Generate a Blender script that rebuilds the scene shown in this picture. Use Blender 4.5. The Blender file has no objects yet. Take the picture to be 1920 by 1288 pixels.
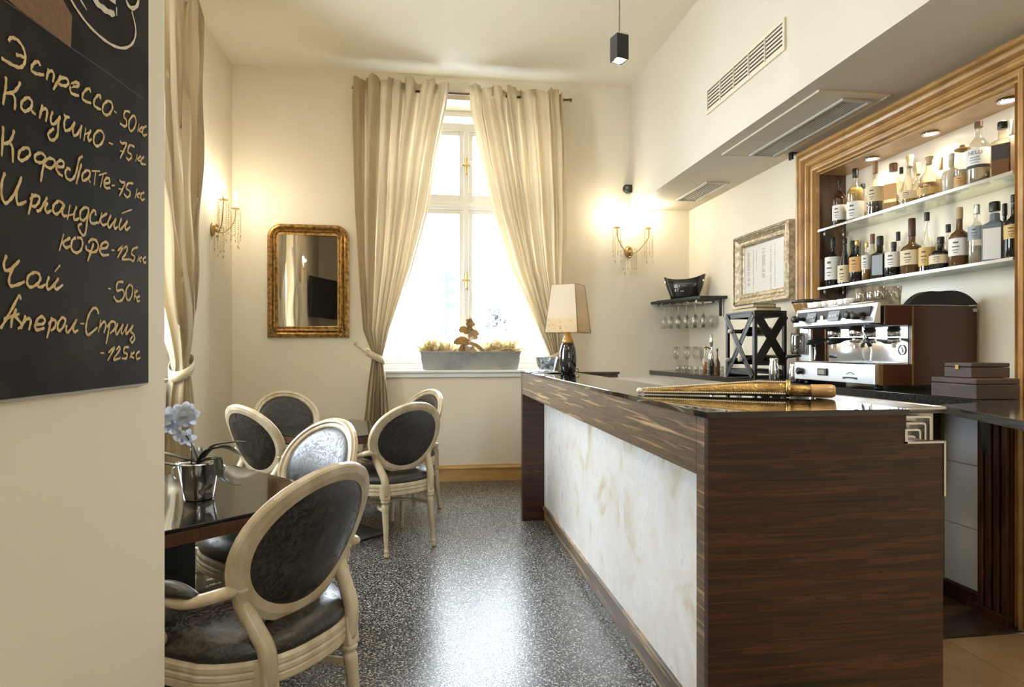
import bpy, bmesh, math, random
from mathutils import Vector, Matrix
random.seed(7)
D = bpy.data
sc = bpy.context.scene
COL = sc.collection
PI = math.pi
# ---------------------------------------------------------------- camera
FPX, HZ, CH, TH = 1150.0, 656.0, 1.30, math.radians(7.92)
cd = D.cameras.new('camera'); cd.sensor_width = 36.0; cd.lens = FPX/1920*36; cd.shift_y = (HZ-644)/1920
cd.clip_start = 0.05; cd.clip_end = 200
cam = D.objects.new('camera', cd); COL.objects.link(cam)
cam.location = (0, 0, CH); cam.rotation_euler = (PI/2, 0, -TH)
sc.camera = cam
# ---------------------------------------------------------------- world, light, exposure
w = D.worlds.new('sky'); sc.world = w; w.use_nodes = True
bg = w.node_tree.nodes['Background']
bg.inputs[0].default_value = (0.86, 0.93, 1.0, 1); bg.inputs[1].default_value = 24.0
vs = sc.view_settings
vs.view_transform = 'Standard'; vs.look = 'None'; vs.gamma = 1; vs.exposure = 0.04
try: vs.use_curve_mapping = False
except Exception: pass
cy = sc.cycles
cy.max_bounces = 8; cy.diffuse_bounces = 5; cy.glossy_bounces = 4; cy.transmission_bounces = 6; cy.transparent_max_bounces = 16
cy.sample_clamp_indirect = 6.0; cy.caustics_reflective = False; cy.caustics_refractive = False
cy.use_denoising = True; cy.blur_glossy = 0.6
def area(name, loc, rot, sx, sy, power, col=(1,1,1), portal=False):
    l = D.lights.new(name, 'AREA'); l.shape = 'RECTANGLE'; l.size = sx; l.size_y = sy; l.energy = power; l.color = col
    o = D.objects.new(name, l); COL.objects.link(o); o.location = loc; o.rotation_euler = rot
    if portal: l.cycles.is_portal = True
    return o
# sky portals just outside the windows, one of them added; unseen added ceiling fill lights
area('window_portal', (0.41, 6.66, 2.43), (-PI/2, 0, 0), 1.9, 2.75, 1, portal=True)
area('window_portal', (-2.38, 3.74, 2.43), (0, -PI/2, 0), 2.75, 1.6, 1, portal=True)
area('window_portal', (1.1, -3.32, 2.3), (PI/2, 0, 0), .7, 1.9, 1, portal=True)
area('ceiling_fill', (0.4, -1.0, 3.93), (0, 0, 0), 2.0, 2.2, 30, (1.0, 0.92, 0.80))
area('ceiling_fill', (-0.75, 2.4, 3.93), (0, 0, 0), 1.2, 3.0, 34, (1.0, 0.92, 0.80))
def point(name, loc, power, col=(1.0, 0.86, 0.64), r=0.02):
    l = D.lights.new(name, 'POINT'); l.energy = power; l.color = col; l.shadow_soft_size = r
    o = D.objects.new(name, l); COL.objects.link(o); o.location = loc; return o
def spot(name, loc, power, ang, col=(1.0, 0.85, 0.62), r=0.02, blend=0.5, rot=(0,0,0)):
    l = D.lights.new(name, 'SPOT'); l.energy = power; l.color = col; l.shadow_soft_size = r; l.spot_size = math.radians(ang); l.spot_blend = blend
    o = D.objects.new(name, l); COL.objects.link(o); o.location = loc; o.rotation_euler = rot; return o
# ---------------------------------------------------------------- helpers
def ray(u, v):
    c, s = math.cos(TH), math.sin(TH)
    return Vector((FPX*s+(u-960)*c, FPX*c-(u-960)*s, HZ-v))
def onX(u, v, X):
    r = ray(u, v); k = X/r.x; return Vector((X, r.y*k, CH+r.z*k))
def onY(u, v, Y):
    r = ray(u, v); k = Y/r.y; return Vector((r.x*k, Y, CH+r.z*k))
def onZ(u, v, Z):
    r = ray(u, v); k = (Z-CH)/r.z; return Vector((r.x*k, r.y*k, Z))
class MB:
    def __init__(s): s.v = []; s.f = []; s.sm = []
    def add(s, vs, fs, smooth=False, M=None):
        n = len(s.v)
        s.v += [(M @ Vector(p)) if M else Vector(p) for p in vs]
        s.f += [tuple(i+n for i in f) for f in fs]; s.sm += [smooth]*len(fs); return s
    def box(s, x0, x1, y0, y1, z0, z1, M=None, b=0.0):
        if x0>x1: x0,x1=x1,x0
        if y0>y1: y0,y1=y1,y0
        if z0>z1: z0,z1=z1,z0
        if b:
            bm = bmesh.new(); bmesh.ops.create_cube(bm, size=1)
            for q in bm.verts: q.co = Vector(((x0+x1)/2+q.co.x*(x1-x0), (y0+y1)/2+q.co.y*(y1-y0), (z0+z1)/2+q.co.z*(z1-z0)))
            bmesh.ops.bevel(bm, geom=bm.edges[:], offset=min(b, .45*min(x1-x0, y1-y0, z1-z0)), segments=2, profile=0.5, affect='EDGES')
            bm.verts.index_update()
            s.add([q.co[:] for q in bm.verts], [[q.index for q in f.verts] for f in bm.faces], False, M); bm.free(); return s
        return s.add([(x0,y0,z0),(x1,y0,z0),(x1,y1,z0),(x0,y1,z0),(x0,y0,z1),(x1,y0,z1),(x1,y1,z1),(x0,y1,z1)],
              [(0,3,2,1),(4,5,6,7),(0,1,5,4),(1,2,6,5),(2,3,7,6),(3,0,4,7)], False, M)
    def lathe(s, prof, c=(0,0,0), n=20, M=None, cap=True, smooth=True):
        vs = []; fs = []
        for r, z in prof:
            for i in range(n):
                a = 2*PI*i/n; vs.append((c[0]+r*math.cos(a), c[1]+r*math.sin(a), c[2]+z))
        m = len(prof)
        for j in range(m-1):
            for i in range(n):
                fs.append((j*n+i, j*n+(i+1)%n, (j+1)*n+(i+1)%n, (j+1)*n+i))
        s.add(vs, fs, smooth, M)
        if cap:
            s.add(vs[:n], [tuple(reversed(range(n)))], False, M); s.add(vs[-n:], [tuple(range(n))], False, M)
        return s
    def tube(s, pts, r, n=8, closed=False, M=None, sx=1.0, cap=True):
        pts = [Vector(p) for p in pts]; m = len(pts)
        rr = r if isinstance(r, (list, tuple)) else [r]*m
        vs = []; prev = None
        for i, p in enumerate(pts):
            a = pts[(i-1) % m] if (closed or i>0) else p
            b = pts[(i+1) % m] if (closed or i<m-1) else p
            t = (b-a); t = t.normalized() if t.length>1e-9 else Vector((0,0,1))
            if prev is None:
                up = Vector((0,0,1)) if abs(t.z)<0.9 else Vector((1,0,0))
                nx = t.cross(up).normalized()
            else:
                nx = (prev - t*prev.dot(t)); nx = nx.normalized() if nx.length>1e-6 else t.orthogonal().normalized()
            prev = nx; ny = t.cross(nx)
            for k in range(n):
                an = 2*PI*k/n
                vs.append(p + nx*math.cos(an)*rr[i]*sx + ny*math.sin(an)*rr[i])
        fs = []
        for i in range(m if closed else m-1):
            j = (i+1) % m
            for k in range(n): fs.append((i*n+k, i*n+(k+1)%n, j*n+(k+1)%n, j*n+k))
        if not closed and cap: fs.append(tuple(reversed(range(n)))); fs.append(tuple((m-1)*n+k for k in range(n)))
        return s.add(vs, fs, True, M)
    def prism(s, poly, a0, a1, ax='z', M=None):
        n = len(poly)
        def P(q, a):
            return {'z': (q[0], q[1], a), 'y': (q[0], a, q[1]), 'x': (a, q[0], q[1])}[ax]
        vs = [P(q, a0) for q in poly] + [P(q, a1) for q in poly]
        fs = [tuple(reversed(range(n))), tuple(range(n, 2*n))] + [(i, (i+1)%n, n+(i+1)%n, n+i) for i in range(n)]
        return s.add(vs, fs, False, M)
    def sphere(s, c, r, n=12, m=8, sc_=(1,1,1), M=None):
        prof = [(r*math.sin(PI*j/m)*1.0, -r*math.cos(PI*j/m)) for j in range(m+1)]
        vs = []; fs = []
        for rr, z in prof:
            for i in range(n):
                a = 2*PI*i/n; vs.append((c[0]+max(rr,1e-5)*math.cos(a)*sc_[0], c[1]+max(rr,1e-5)*math.sin(a)*sc_[1], c[2]+z*sc_[2]))
        for j in range(m):
            for i in range(n): fs.append((j*n+i, j*n+(i+1)%n, (j+1)*n+(i+1)%n, (j+1)*n+i))
        return s.add(vs, fs, True, M)
    def grid(s, fn, nu, nv, smooth=True, M=None, closed=False):
        vs = [fn(i/(nu-1) if not closed else i/nu, j/(nv-1)) for j in range(nv) for i in range(nu)]
        fs = []
        for j in range(nv-1):
            for i in range(nu if closed else nu-1):
                i2 = (i+1) % nu; fs.append((j*nu+i, j*nu+i2, (j+1)*nu+i2, (j+1)*nu+i))
        return s.add(vs, fs, smooth, M)
    def build(s, name, mat, parent=None, bev=0.0, label=None, fixn=True, solid=0.0):
        me = D.meshes.new(name)
        off = parent.get('_w') if parent else None
        if off is not None:
            R = Matrix.Rotation(-off[3], 3, 'Z'); L = Vector(off[:3])
            vv = [(R @ (p-L))[:] for p in s.v]
        else: vv = [p[:] for p in s.v]
        me.from_pydata(vv, [], s.f)
        if mat: me.materials.append(mat)
        if me.polygons: me.polygons.foreach_set('use_smooth', s.sm)
        if fixn:
            bm = bmesh.new(); bm.from_mesh(me); bmesh.ops.remove_doubles(bm, verts=bm.verts[:], dist=1e-6)
            bmesh.ops.recalc_face_normals(bm, faces=bm.faces[:]); bm.to_mesh(me); bm.free()
        me.update()
        o = D.objects.new(name, me); COL.objects.link(o)
        if parent: o.parent = parent
        if bev:
            m = o.modifiers.new('bevel', 'BEVEL'); m.width = bev; m.segments = 2; m.limit_method = 'ANGLE'; m.angle_limit = 0.7
        if solid:
            m = o.modifiers.new('solid', 'SOLIDIFY'); m.thickness = solid; m.offset = 0
        if label: o['label'] = label
        return o
def tag(o, label=None, cat=None, group=None, kind=None):
    if label: o['label'] = label
    if cat: o['category'] = cat
    if group: o['group'] = group
    if kind: o['kind'] = kind
    return o
def thing(name, label, cat, loc=(0,0,0), rz=0.0, group=None, kind=None, world=False):
    """Empty at the thing's base; with world=True its parts are given in world coordinates."""
    o = D.objects.new(name, None); COL.objects.link(o); o.location = loc; o.rotation_euler = (0,0,rz)
    o.empty_display_size = 0.1
    if world: o['_w'] = (loc[0], loc[1], loc[2], rz)
    return tag(o, label, cat, group, kind)
def copy_tree(o, parent=None):
    c = o.copy(); COL.objects.link(c); c.parent = parent
    for ch in list(o.children): copy_tree(ch, c)
    return c
def struct(name, mb, mat, **k): return tag(mb.build(name, mat, **k), kind='structure')
def rrect(w0, w1, h0, h1, r, n=6, sq=()):
    """rounded rectangle, corners in order br, tr, tl, bl; sq lists square corners"""
    pts = []
    for ci, (cx, cyy, a0) in enumerate([(w1, h0, -PI/2), (w1, h1, 0), (w0, h1, PI/2), (w0, h0, PI)]):
        rr = 0.002 if ci in sq else max(r, 0.002)
        ox = cx - rr if cx == w1 else cx + rr; oy = cyy - rr if cyy == h1 else cyy + rr
        for i in range(n+1):
            a = a0 + PI/2*i/n; pts.append((ox+rr*math.cos(a), oy+rr*math.sin(a)))
    return pts
def sweep_frame(mb, w0, w1, h0, h1, r, prof, P, n=6, sq=()):
    """prof: list of (inset, height); P maps (a, b, height) to a point"""
    loops = []
    for d, h in prof:
        loops.append([P(a, b, h) for a, b in rrect(w0+d, w1-d, h0+d, h1-d, r-d, n, sq)])
    m = len(loops[0]); vs = [p for l in loops for p in l]; fs = []
    for j in range(len(loops)-1):
        for i in range(m): fs.append((j*m+i, j*m+(i+1)%m, (j+1)*m+(i+1)%m, (j+1)*m+i))
    mb.add(vs, fs, False)
def catmull(pts, k=5):
    P = [Vector(p) for p in pts]
    if len(P) < 3: return P
    out = []
    for i in range(len(P)-1):
        a = P[max(i-1, 0)]; b = P[i]; c = P[i+1]; d = P[min(i+2, len(P)-1)]
        for j in range(k):
            t = j/k
            out.append(0.5*((2*b)+(-a+c)*t+(2*a-5*b+4*c-d)*t*t+(-a+3*b-3*c+d)*t**3))
    out.append(P[-1]); return out
# ---------------------------------------------------------------- materials
def mat(name, col, rough=0.5, metal=0.0, spec=0.5, **kw):
    m = D.materials.new(name); m.use_nodes = True
    b = m.node_tree.nodes['Principled BSDF']
    b.inputs['Base Color'].default_value = (*col, 1); b.inputs['Roughness'].default_value = rough
    b.inputs['Metallic'].default_value = metal; b.inputs['Specular IOR Level'].default_value = spec
    for k, v in kw.items(): b.inputs[k.replace('_', ' ')].default_value = v
    return m
def nd(m, t, **kw):
    n = m.node_tree.nodes.new(t)
    for k, v in kw.items():
        if k.startswith('i_'): n.inputs[k[2:].replace('_', ' ')].default_value = v
        else: setattr(n, k, v)
    return n
def lk(m, a, b): m.node_tree.links.new(a, b)
def ramp(m, stops, fac):
    r = nd(m, 'ShaderNodeValToRGB'); e = r.color_ramp.elements
    while len(e) < len(stops): e.new(0.5)
    for el, (p, c) in zip(e, stops): el.position = p; el.color = (*c, 1)
    lk(m, fac, r.inputs[0]); return r
def coords(m, scale=(1,1,1), obj=True, rot=(0,0,0)):
    tc = nd(m, 'ShaderNodeTexCoord'); mp = nd(m, 'ShaderNodeMapping')
    mp.inputs['Scale'].default_value = scale; mp.inputs['Rotation'].default_value = rot
    lk(m, tc.outputs['Object'], mp.inputs['Vector']); return mp.outputs['Vector']
def BS(m): return m.node_tree.nodes['Principled BSDF']
def noisy(name, c1, c2, scale=8, rough=0.5, metal=0.0, bump=0.0, detail=5, sv=(1,1,1), lo=0.35, hi=0.65, bscale=None, **kw):
    m = mat(name, c1, rough, metal, **kw); b = BS(m)
    n = nd(m, 'ShaderNodeTexNoise', i_Scale=scale, i_Detail=detail); lk(m, coords(m, sv), n.inputs['Vector'])
    r = ramp(m, [(lo, c1), (hi, c2)], n.outputs['Fac']); lk(m, r.outputs[0], b.inputs['Base Color'])
    if bump:
        n2 = n
        if bscale:
            n2 = nd(m, 'ShaderNodeTexNoise', i_Scale=bscale, i_Detail=4); lk(m, coords(m), n2.inputs['Vector'])
        bp = nd(m, 'ShaderNodeBump', i_Strength=bump, i_Distance=0.01); lk(m, n2.outputs['Fac'], bp.inputs['Height']); lk(m, bp.outputs[0], b.inputs['Normal'])
    return m
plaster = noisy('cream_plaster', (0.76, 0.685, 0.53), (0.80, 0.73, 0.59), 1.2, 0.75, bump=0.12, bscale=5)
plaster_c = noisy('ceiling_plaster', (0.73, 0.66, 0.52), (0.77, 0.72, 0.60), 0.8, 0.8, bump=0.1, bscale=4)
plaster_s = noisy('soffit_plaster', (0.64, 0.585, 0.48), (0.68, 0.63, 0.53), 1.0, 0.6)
trimwhite = mat('white_paint', (0.82, 0.82, 0.80), 0.4)
def m_floor():
    m = mat('terrazzo', (0.02,0.02,0.02), 0.3, spec=0.6); b = BS(m)
    c = coords(m)
    v = nd(m, 'ShaderNodeTexVoronoi', i_Scale=170.0); v.feature = 'F1'; lk(m, c, v.inputs['Vector'])
    n = nd(m, 'ShaderNodeTexNoise', i_Scale=95.0, i_Detail=3.0); lk(m, c, n.inputs['Vector'])
    sep = nd(m, 'ShaderNodeSeparateColor'); lk(m, v.outputs['Color'], sep.inputs[0])
    a = ramp(m, [(0.45, (0,0,0)), (0.75, (1,1,1))], sep.outputs[0])
    a2 = ramp(m, [(0.42, (0,0,0)), (0.56, (1,1,1))], n.outputs['Fac'])
    mx = nd(m, 'ShaderNodeMix', data_type='RGBA', blend_type='MULTIPLY'); mx.inputs[0].default_value = 1
    lk(m, a.outputs[0], mx.inputs[6]); lk(m, a2.outputs[0], mx.inputs[7])
    r = ramp(m, [(0.0, (0.018,0.016,0.014)), (0.3, (0.07,0.065,0.055)), (1.0, (0.50,0.49,0.46))], mx.outputs[2])
    lk(m, r.outputs[0], b.inputs['Base Color'])
    n3 = nd(m, 'ShaderNodeTexNoise', i_Scale=150.0, i_Detail=2.0); lk(m, c, n3.inputs['Vector'])
    rr = ramp(m, [(0.35, (0.16,)*3), (0.65, (0.40,)*3)], n3.outputs['Fac']); lk(m, rr.outputs[0], b.inputs['Roughness'])
    bp = nd(m, 'ShaderNodeBump', i_Strength=0.35, i_Distance=0.002); lk(m, n3.outputs['Fac'], bp.inputs['Height']); lk(m, bp.outputs[0], b.inputs['Normal'])
    return m
terrazzo = m_floor()
def m_streak(name, stops, sv, scale=6, rough=0.25, coat=0.5, dist=0.6):
    m = mat(name, (0.1,0.05,0.03), rough, Coat_Weight=coat, Coat_Roughness=0.15); b = BS(m)
    n = nd(m, 'ShaderNodeTexNoise', i_Scale=scale, i_Detail=9.0, i_Roughness=0.62, i_Distortion=dist); lk(m, coords(m, sv), n.inputs['Vector'])
    r = ramp(m, stops, n.outputs['Fac']); lk(m, r.outputs[0], b.inputs['Base Color'])
    return m
ebony = m_streak('macassar_ebony', [(0.34, (0.005,0.0035,0.003)), (0.44, (0.050,0.014,0.007)), (0.50, (0.008,0.005,0.004)), (0.57, (0.075,0.024,0.011)), (0.63, (0.015,0.009,0.006)), (0.72, (0.10,0.048,0.024))], (0.22, 0.22, 6.5), 6.0, rough=0.34, coat=0.08, dist=0.5)
ebony_glare = m_streak('macassar_glare', [(0.32, (0.035,0.026,0.018)), (0.44, (0.16,0.10,0.055)), (0.52, (0.07,0.052,0.036)), (0.60, (0.34,0.22,0.11)), (0.74, (0.52,0.40,0.24))], (0.25, 0.25, 8.0), 6.0, rough=0.36, coat=0.12, dist=0.4)  # lighter copy of the ebony: glare on the bar front put into its colour
goldwood = m_streak('golden_wood', [(0.3, (0.30,0.15,0.045)), (0.5, (0.46,0.26,0.085)), (0.7, (0.58,0.36,0.13))], (2.5, 2.5, 2.5), 1.5, rough=0.35, coat=0.4)
darkwood = m_streak('dark_red_wood', [(0.3, (0.02,0.007,0.004)), (0.5, (0.075,0.028,0.013)), (0.7, (0.14,0.06,0.028))], (6, 6, 0.7), 2.5, rough=0.3)
def m_onyx():
    m = mat('pearl_panel', (0.8,0.8,0.8), 0.35, Coat_Weight=0.3, Coat_Roughness=0.1); b = BS(m)
    c = coords(m, (1, 1, 0.7)); n = nd(m, 'ShaderNodeTexNoise', i_Scale=5.0, i_Detail=8.0, i_Distortion=1.2); lk(m, c, n.inputs['Vector'])
    r = ramp(m, [(0.28, (0.56,0.47,0.33)), (0.42, (0.76,0.73,0.68)), (0.56, (0.82,0.81,0.79)), (0.72, (0.87,0.87,0.88))], n.outputs['Fac']); lk(m, r.outputs[0], b.inputs['Base Color'])
    rr = ramp(m, [(0.3, (0.5,)*3), (0.7, (0.22,)*3)], n.outputs['Fac']); lk(m, rr.outputs[0], b.inputs['Roughness'])
    return m
onyx = m_onyx()
blackgloss = mat('black_gloss', (0.008,0.007,0.007), 0.04, spec=0.7, Coat_Weight=0.6, Coat_Roughness=0.02)
tabletopm = mat('black_lacquer', (0.010,0.008,0.007), 0.07, spec=0.6)
granite = noisy('black_granite', (0.008,0.008,0.008), (0.03,0.028,0.025), 90, 0.1, spec=0.6)
steel = mat('stainless', (0.72,0.72,0.72), 0.16, 1.0)
steelb = mat('brushed_steel', (0.62,0.62,0.62), 0.3, 1.0)
chrome = mat('chrome', (0.85,0.85,0.86), 0.06, 1.0)
brass = mat('brass', (0.65,0.45,0.17), 0.25, 1.0)
blackp = mat('black_plastic', (0.012,0.012,0.012), 0.3)
blackm = mat('black_matte', (0.012,0.011,0.010), 0.55)
machbrown = mat('brown_enamel', (0.060,0.017,0.008), 0.25, spec=0.6)
whitep = mat('white_porcelain', (0.85,0.84,0.80), 0.15)
paper = mat('paper', (0.72,0.70,0.66), 0.7)
def m_fabric(name, base, hi, pat):
    m = mat(name, base, 0.4, spec=0.6); b = BS(m)
    c = coords(m); n1 = nd(m, 'ShaderNodeTexNoise', i_Scale=20.0, i_Detail=2.0, i_Distortion=2.5); lk(m, c, n1.inputs['Vector'])
    n2 = nd(m, 'ShaderNodeTexNoise', i_Scale=420.0, i_Detail=1.0); lk(m, c, n2.inputs['Vector'])
    band = ramp(m, [(0.44, (0,0,0)), (0.47, (1,1,1)), (0.53, (1,1,1)), (0.56, (0,0,0))], n1.outputs['Fac'])
    r = ramp(m, [(0, base), (1, hi)], band.outputs[0]); lk(m, r.outputs[0], b.inputs['Base Color'])
    rr = ramp(m, [(0, (0.30,)*3), (1, (0.52,)*3)], band.outputs[0]); lk(m, rr.outputs[0], b.inputs['Roughness'])
    bp = nd(m, 'ShaderNodeBump', i_Strength=0.3, i_Distance=0.001); lk(m, n2.outputs['Fac'], bp.inputs['Height']); lk(m, bp.outputs[0], b.inputs['Normal'])
    return m
fabric = m_fabric('dark_damask', (0.012,0.010,0.008), (0.040,0.034,0.025), 1)
chairwood = noisy('antique_paint', (0.42,0.33,0.20), (0.58,0.50,0.36), 18, 0.32, spec=0.5, sv=(1,1,0.25))
def m_curtain(name, c, tr, a=0.42):
    m = D.materials.new(name); m.use_nodes = True; nt = m.node_tree; b = BS(m)
    b.inputs['Base Color'].default_value = (*c, 1); b.inputs['Roughness'].default_value = 0.45
    b.inputs['Sheen Weight'].default_value = 0.4
    t = nd(m, 'ShaderNodeBsdfTranslucent'); t.inputs[0].default_value = (*tr, 1)
    mx = nd(m, 'ShaderNodeMixShader'); mx.inputs[0].default_value = a
    out = nt.nodes['Material Output']
    lk(m, b.outputs[0], mx.inputs[1]); lk(m, t.outputs[0], mx.inputs[2]); lk(m, mx.outputs[0], out.inputs[0])
    return m
curtain = m_curtain('champagne_satin', (0.44,0.345,0.20), (0.60,0.48,0.30), 0.28)
def m_glass(name, tint=(0.96,0.98,0.97), gl=0.9, base=0.06, rough=0.0):
    m = D.materials.new(name); m.use_nodes = True; nt = m.node_tree; nt.nodes.clear()
    t = nd(m, 'ShaderNodeBsdfTransparent'); t.inputs[0].default_value = (*tint, 1)
    g = nd(m, 'ShaderNodeBsdfGlossy'); g.inputs['Roughness'].default_value = rough; g.inputs[0].default_value = (1,1,1,1)
    lw = nd(m, 'ShaderNodeLayerWeight'); lw.inputs[0].default_value = 0.35
    mr = nd(m, 'ShaderNodeMapRange'); mr.inputs[3].default_value = base; mr.inputs[4].default_value = gl; lk(m, lw.outputs['Facing'], mr.inputs[0])
    pw = nd(m, 'ShaderNodeMath', operation='POWER'); pw.inputs[1].default_value = 1.7; lk(m, mr.outputs[0], pw.inputs[0])
    ad = nd(m, 'ShaderNodeMath', operation='ADD'); ad.inputs[1].default_value = base*0.5; lk(m, pw.outputs[0], ad.inputs[0])
    mx = nd(m, 'ShaderNodeMixShader'); o = nd(m, 'ShaderNodeOutputMaterial')
    lk(m, ad.outputs[0], mx.inputs[0]); lk(m, t.outputs[0], mx.inputs[1]); lk(m, g.outputs[0], mx.inputs[2]); lk(m, mx.outputs[0], o.inputs[0])
    return m
paneglass = m_glass('window_glass', (0.97,0.99,1.0), 0.5, 0.02)
clearglass = m_glass('clear_glass', (0.80,0.80,0.76), 0.75, 0.06)
shelfglass = m_glass('shelf_glass', (0.82,0.88,0.86), 0.7, 0.08)
def emis(name, c, s):
    m = D.materials.new(name); m.use_nodes = True; nt = m.node_tree; nt.nodes.clear()
    e = nd(m, 'ShaderNodeEmission'); e.inputs[0].default_value = (*c, 1); e.inputs[1].default_value = s
    o = nd(m, 'ShaderNodeOutputMaterial'); lk(m, e.outputs[0], o.inputs[0]); return m
bulbm = emis('lamp_glow', (1.0, 0.9, 0.7), 30)
bulbm2 = emis('spot_glow', (1.0, 0.93, 0.8), 18)
# ================================================================ the setting
XL, XR, YB, YF, ZC = -1.82, 2.72, 6.10, -3.0, 4.0
WX0, WX1, WZ0, WZ1 = -0.515, 1.34, 1.08, 3.78
LY0, LY1 = 2.95, 4.52
NY0, NY1, NZ1, NXB = 2.49, 3.955, 2.535, 2.925
PX = -0.62                                             # face of the near partition
struct('floor', MB().box(XL-.3, 1.42, YF-.2, YB+.2, -0.1, 0).box(1.42, XR+.3, 2.46, YB+.2, -0.1, 0), terrazzo)
b = MB().box(XL-.6, XR+.4, YF-.3, YB+.6, ZC, ZC+.15); struct('ceiling', b, plaster_c)
b = MB().box(XL-.3, WX0, YB, YB+.5, 0, ZC).box(WX1, XR+.3, YB, YB+.5, 0, ZC).box(WX0, WX1, YB, YB+.5, 0, WZ0).box(WX0, WX1, YB, YB+.5, WZ1, ZC)
struct('wall_back', b, plaster)
b = MB().box(XL-.5, XL, YF, LY0, 0, ZC).box(XL-.5, XL, LY1, YB+.5, 0, ZC).box(XL-.5, XL, LY0, LY1, 0, WZ0).box(XL-.5, XL, LY0, LY1, WZ1, ZC)
struct('wall_left', b, plaster)
b = MB().box(XR, XR+.3, YF, NY0, 0, ZC).box(XR, XR+.3, NY1, YB+.3, 0, ZC).box(XR, XR+.3, NY0, NY1, 0, 1.06).box(XR, XR+.3, NY0, NY1, NZ1, ZC).box(NXB, XR+.3, NY0, NY1, 1.06, NZ1)
struct('wall_right', b, plaster)
b = MB().box(XL-.3, .75, YF-.25, YF, 0, ZC).box(1.45, XR+.3, YF-.25, YF, 0, ZC).box(.75, 1.45, YF-.25, YF, 0, 1.4).box(.75, 1.45, YF-.25, YF, 3.2, ZC)
struct('wall_rear', b, plaster)
struct('wall_partition', MB().box(PX-.16, PX, YF, 1.565, 0, ZC), plaster)
# air duct bulkhead along the right wall
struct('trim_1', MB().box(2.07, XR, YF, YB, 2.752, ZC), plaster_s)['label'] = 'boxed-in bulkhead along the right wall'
# floor behind the bar : dark boards and tan tiles
dk = noisy('dark_floor_board', (0.035,0.02,0.012), (0.09,0.05,0.03), 7, 0.3, sv=(1,5,1))
tanm = noisy('tan_tile', (0.46,0.30,0.14), (0.56,0.38,0.19), 5, 0.35, bump=0.05)
struct('trim_2', MB().box(1.43, XR, 2.46, 3.0, 0.0, 0.012, b=.003), dk)['label'] = 'dark wooden threshold strip on the floor behind the bar'
fl = D.objects.new('floor', None); COL.objects.link(fl); fl['kind'] = 'structure'; fl['label'] = 'tan tiled floor behind the bar'
for i in range(3):
    for j in range(6):
        x0 = 1.42 + .44*i; y0 = 2.455 - .44*(j+1)
        MB().box(x0+.002, min(x0+.438, XR), y0+.002, y0+.438, -.03, 0.006, b=.002).build('tile', tanm, fl)
MB().box(1.42, XR, -.2, 2.455, -.06, 0.0).build('grout', mat('grout', (0.2,0.14,0.08), 0.8), fl)
struct('trim_3', MB().box(1.42, XR, YF, -.2, -.06, 0.0), tanm)
# baseboards
def baseboard(name, pts, nrm):
    for (d, z0, z1, dd) in ((0.022, 0, 0.125, 0), (0.030, 0.125, 0.145, 0), (0.016, 0.145, 0.16, 0)): pass
prof = [(0.0, 0.0), (0.022, 0.0), (0.022, 0.115), (0.030, 0.120), (0.030, 0.135), (0.018, 0.145), (0.014, 0.158), (0.0, 0.16)]
bbw = noisy('oak_baseboard', (0.42,0.24,0.08), (0.56,0.34,0.12), 4, 0.35, sv=(1,1,6))
struct('baseboard_back', MB().prism([(YB-d, z) for d, z in prof], XL, 2.3, 'x'), bbw)
struct('baseboard_left', MB().prism([(XL+d, z) for d, z in prof], YF, YB-.03, 'y'), bbw)
# ---- windows
def window(name, label, P, w0, w1, z0, z1, mid, with_handles=True):
    """P(a, depth, z): a runs along the wall, depth goes outwards"""
    wn = D.objects.new(name, None); COL.objects.link(wn); wn['kind'] = 'structure'; wn['label'] = label
    wn.location = P((w0+w1)/2, .3, z0)
    wn['_w'] = (*wn.location, 0.0)
    def bx(mb, a0, a1, d0, d1, q0, q1, bb=.004):
        p = P(a0, d0, q0); q = P(a1, d1, q1); mb.box(p[0], q[0], p[1], q[1], p[2], q[2], b=bb)
    m = MB(); f = .06
    bx(m, w0, w0+f, .28, .40, z0, z1); bx(m, w1-f, w1, .28, .40, z0, z1); bx(m, w0+f, w1-f, .28, .40, z0, z0+f); bx(m, w0+f, w1-f, .28, .40, z1-f, z1)
    m.build('window_frame', trimwhite, wn)
    tz = 2.80; tz2 = 3.60
    m = MB(); bx(m, w0+f, w1-f, .27, .39, tz-.045, tz+.045); bx(m, w0+f, w1-f, .25, .29, tz-.015, tz+.02); m.build('transom', trimwhite, wn)
    m = MB(); bx(m, w0+f, w1-f, .27, .39, tz2-.03, tz2+.05); m.build('transom', trimwhite, wn)
    m = MB(); bx(m, mid-.025, mid+.025, .255, .40, z0+f, tz2-.03); m.build('mullion', trimwhite, wn)
    for (a0, a1) in ((w0+f, mid-.025), (mid+.025, w1-f)):
        for (q0, q1) in ((z0+f, tz-.045), (tz+.045, tz2-.03)):
            m = MB(); s = .045
            bx(m, a0, a0+s, .29, .34, q0, q1); bx(m, a1-s, a1, .29, .34, q0, q1); bx(m, a0+s, a1-s, .29, .34, q0, q0+s+.02); bx(m, a0+s, a1-s, .29, .34, q1-s, q1)
            sh = m.build('sash', trimwhite, wn)
            m = MB(); bx(m, a0+s, a1-s, .312, .318, q0+s+.02, q1-s, 0); g = m.build('pane', paneglass); g.parent = sh
            g.matrix_parent_inverse = Matrix.Translation(-Vector(wn.location))
    m = MB(); bx(m, w0+f, w1-f, .312, .318, tz2+.05, z1-f, 0); m.build('pane', paneglass, wn)
    if with_handles:
        for z in (2.02, 3.20):
            m = MB(); bx(m, mid-.011, mid+.011, .24, .256, z-.09, z+.09); bx(m, mid-.05, mid+.05, .225, .238, z-.006, z+.008); bx(m, mid-.008, mid+.008, .23, .245, z-.008, z+.008)
            m.build('window_handle', brass, wn, label='brass window handle')
    return wn
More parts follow.
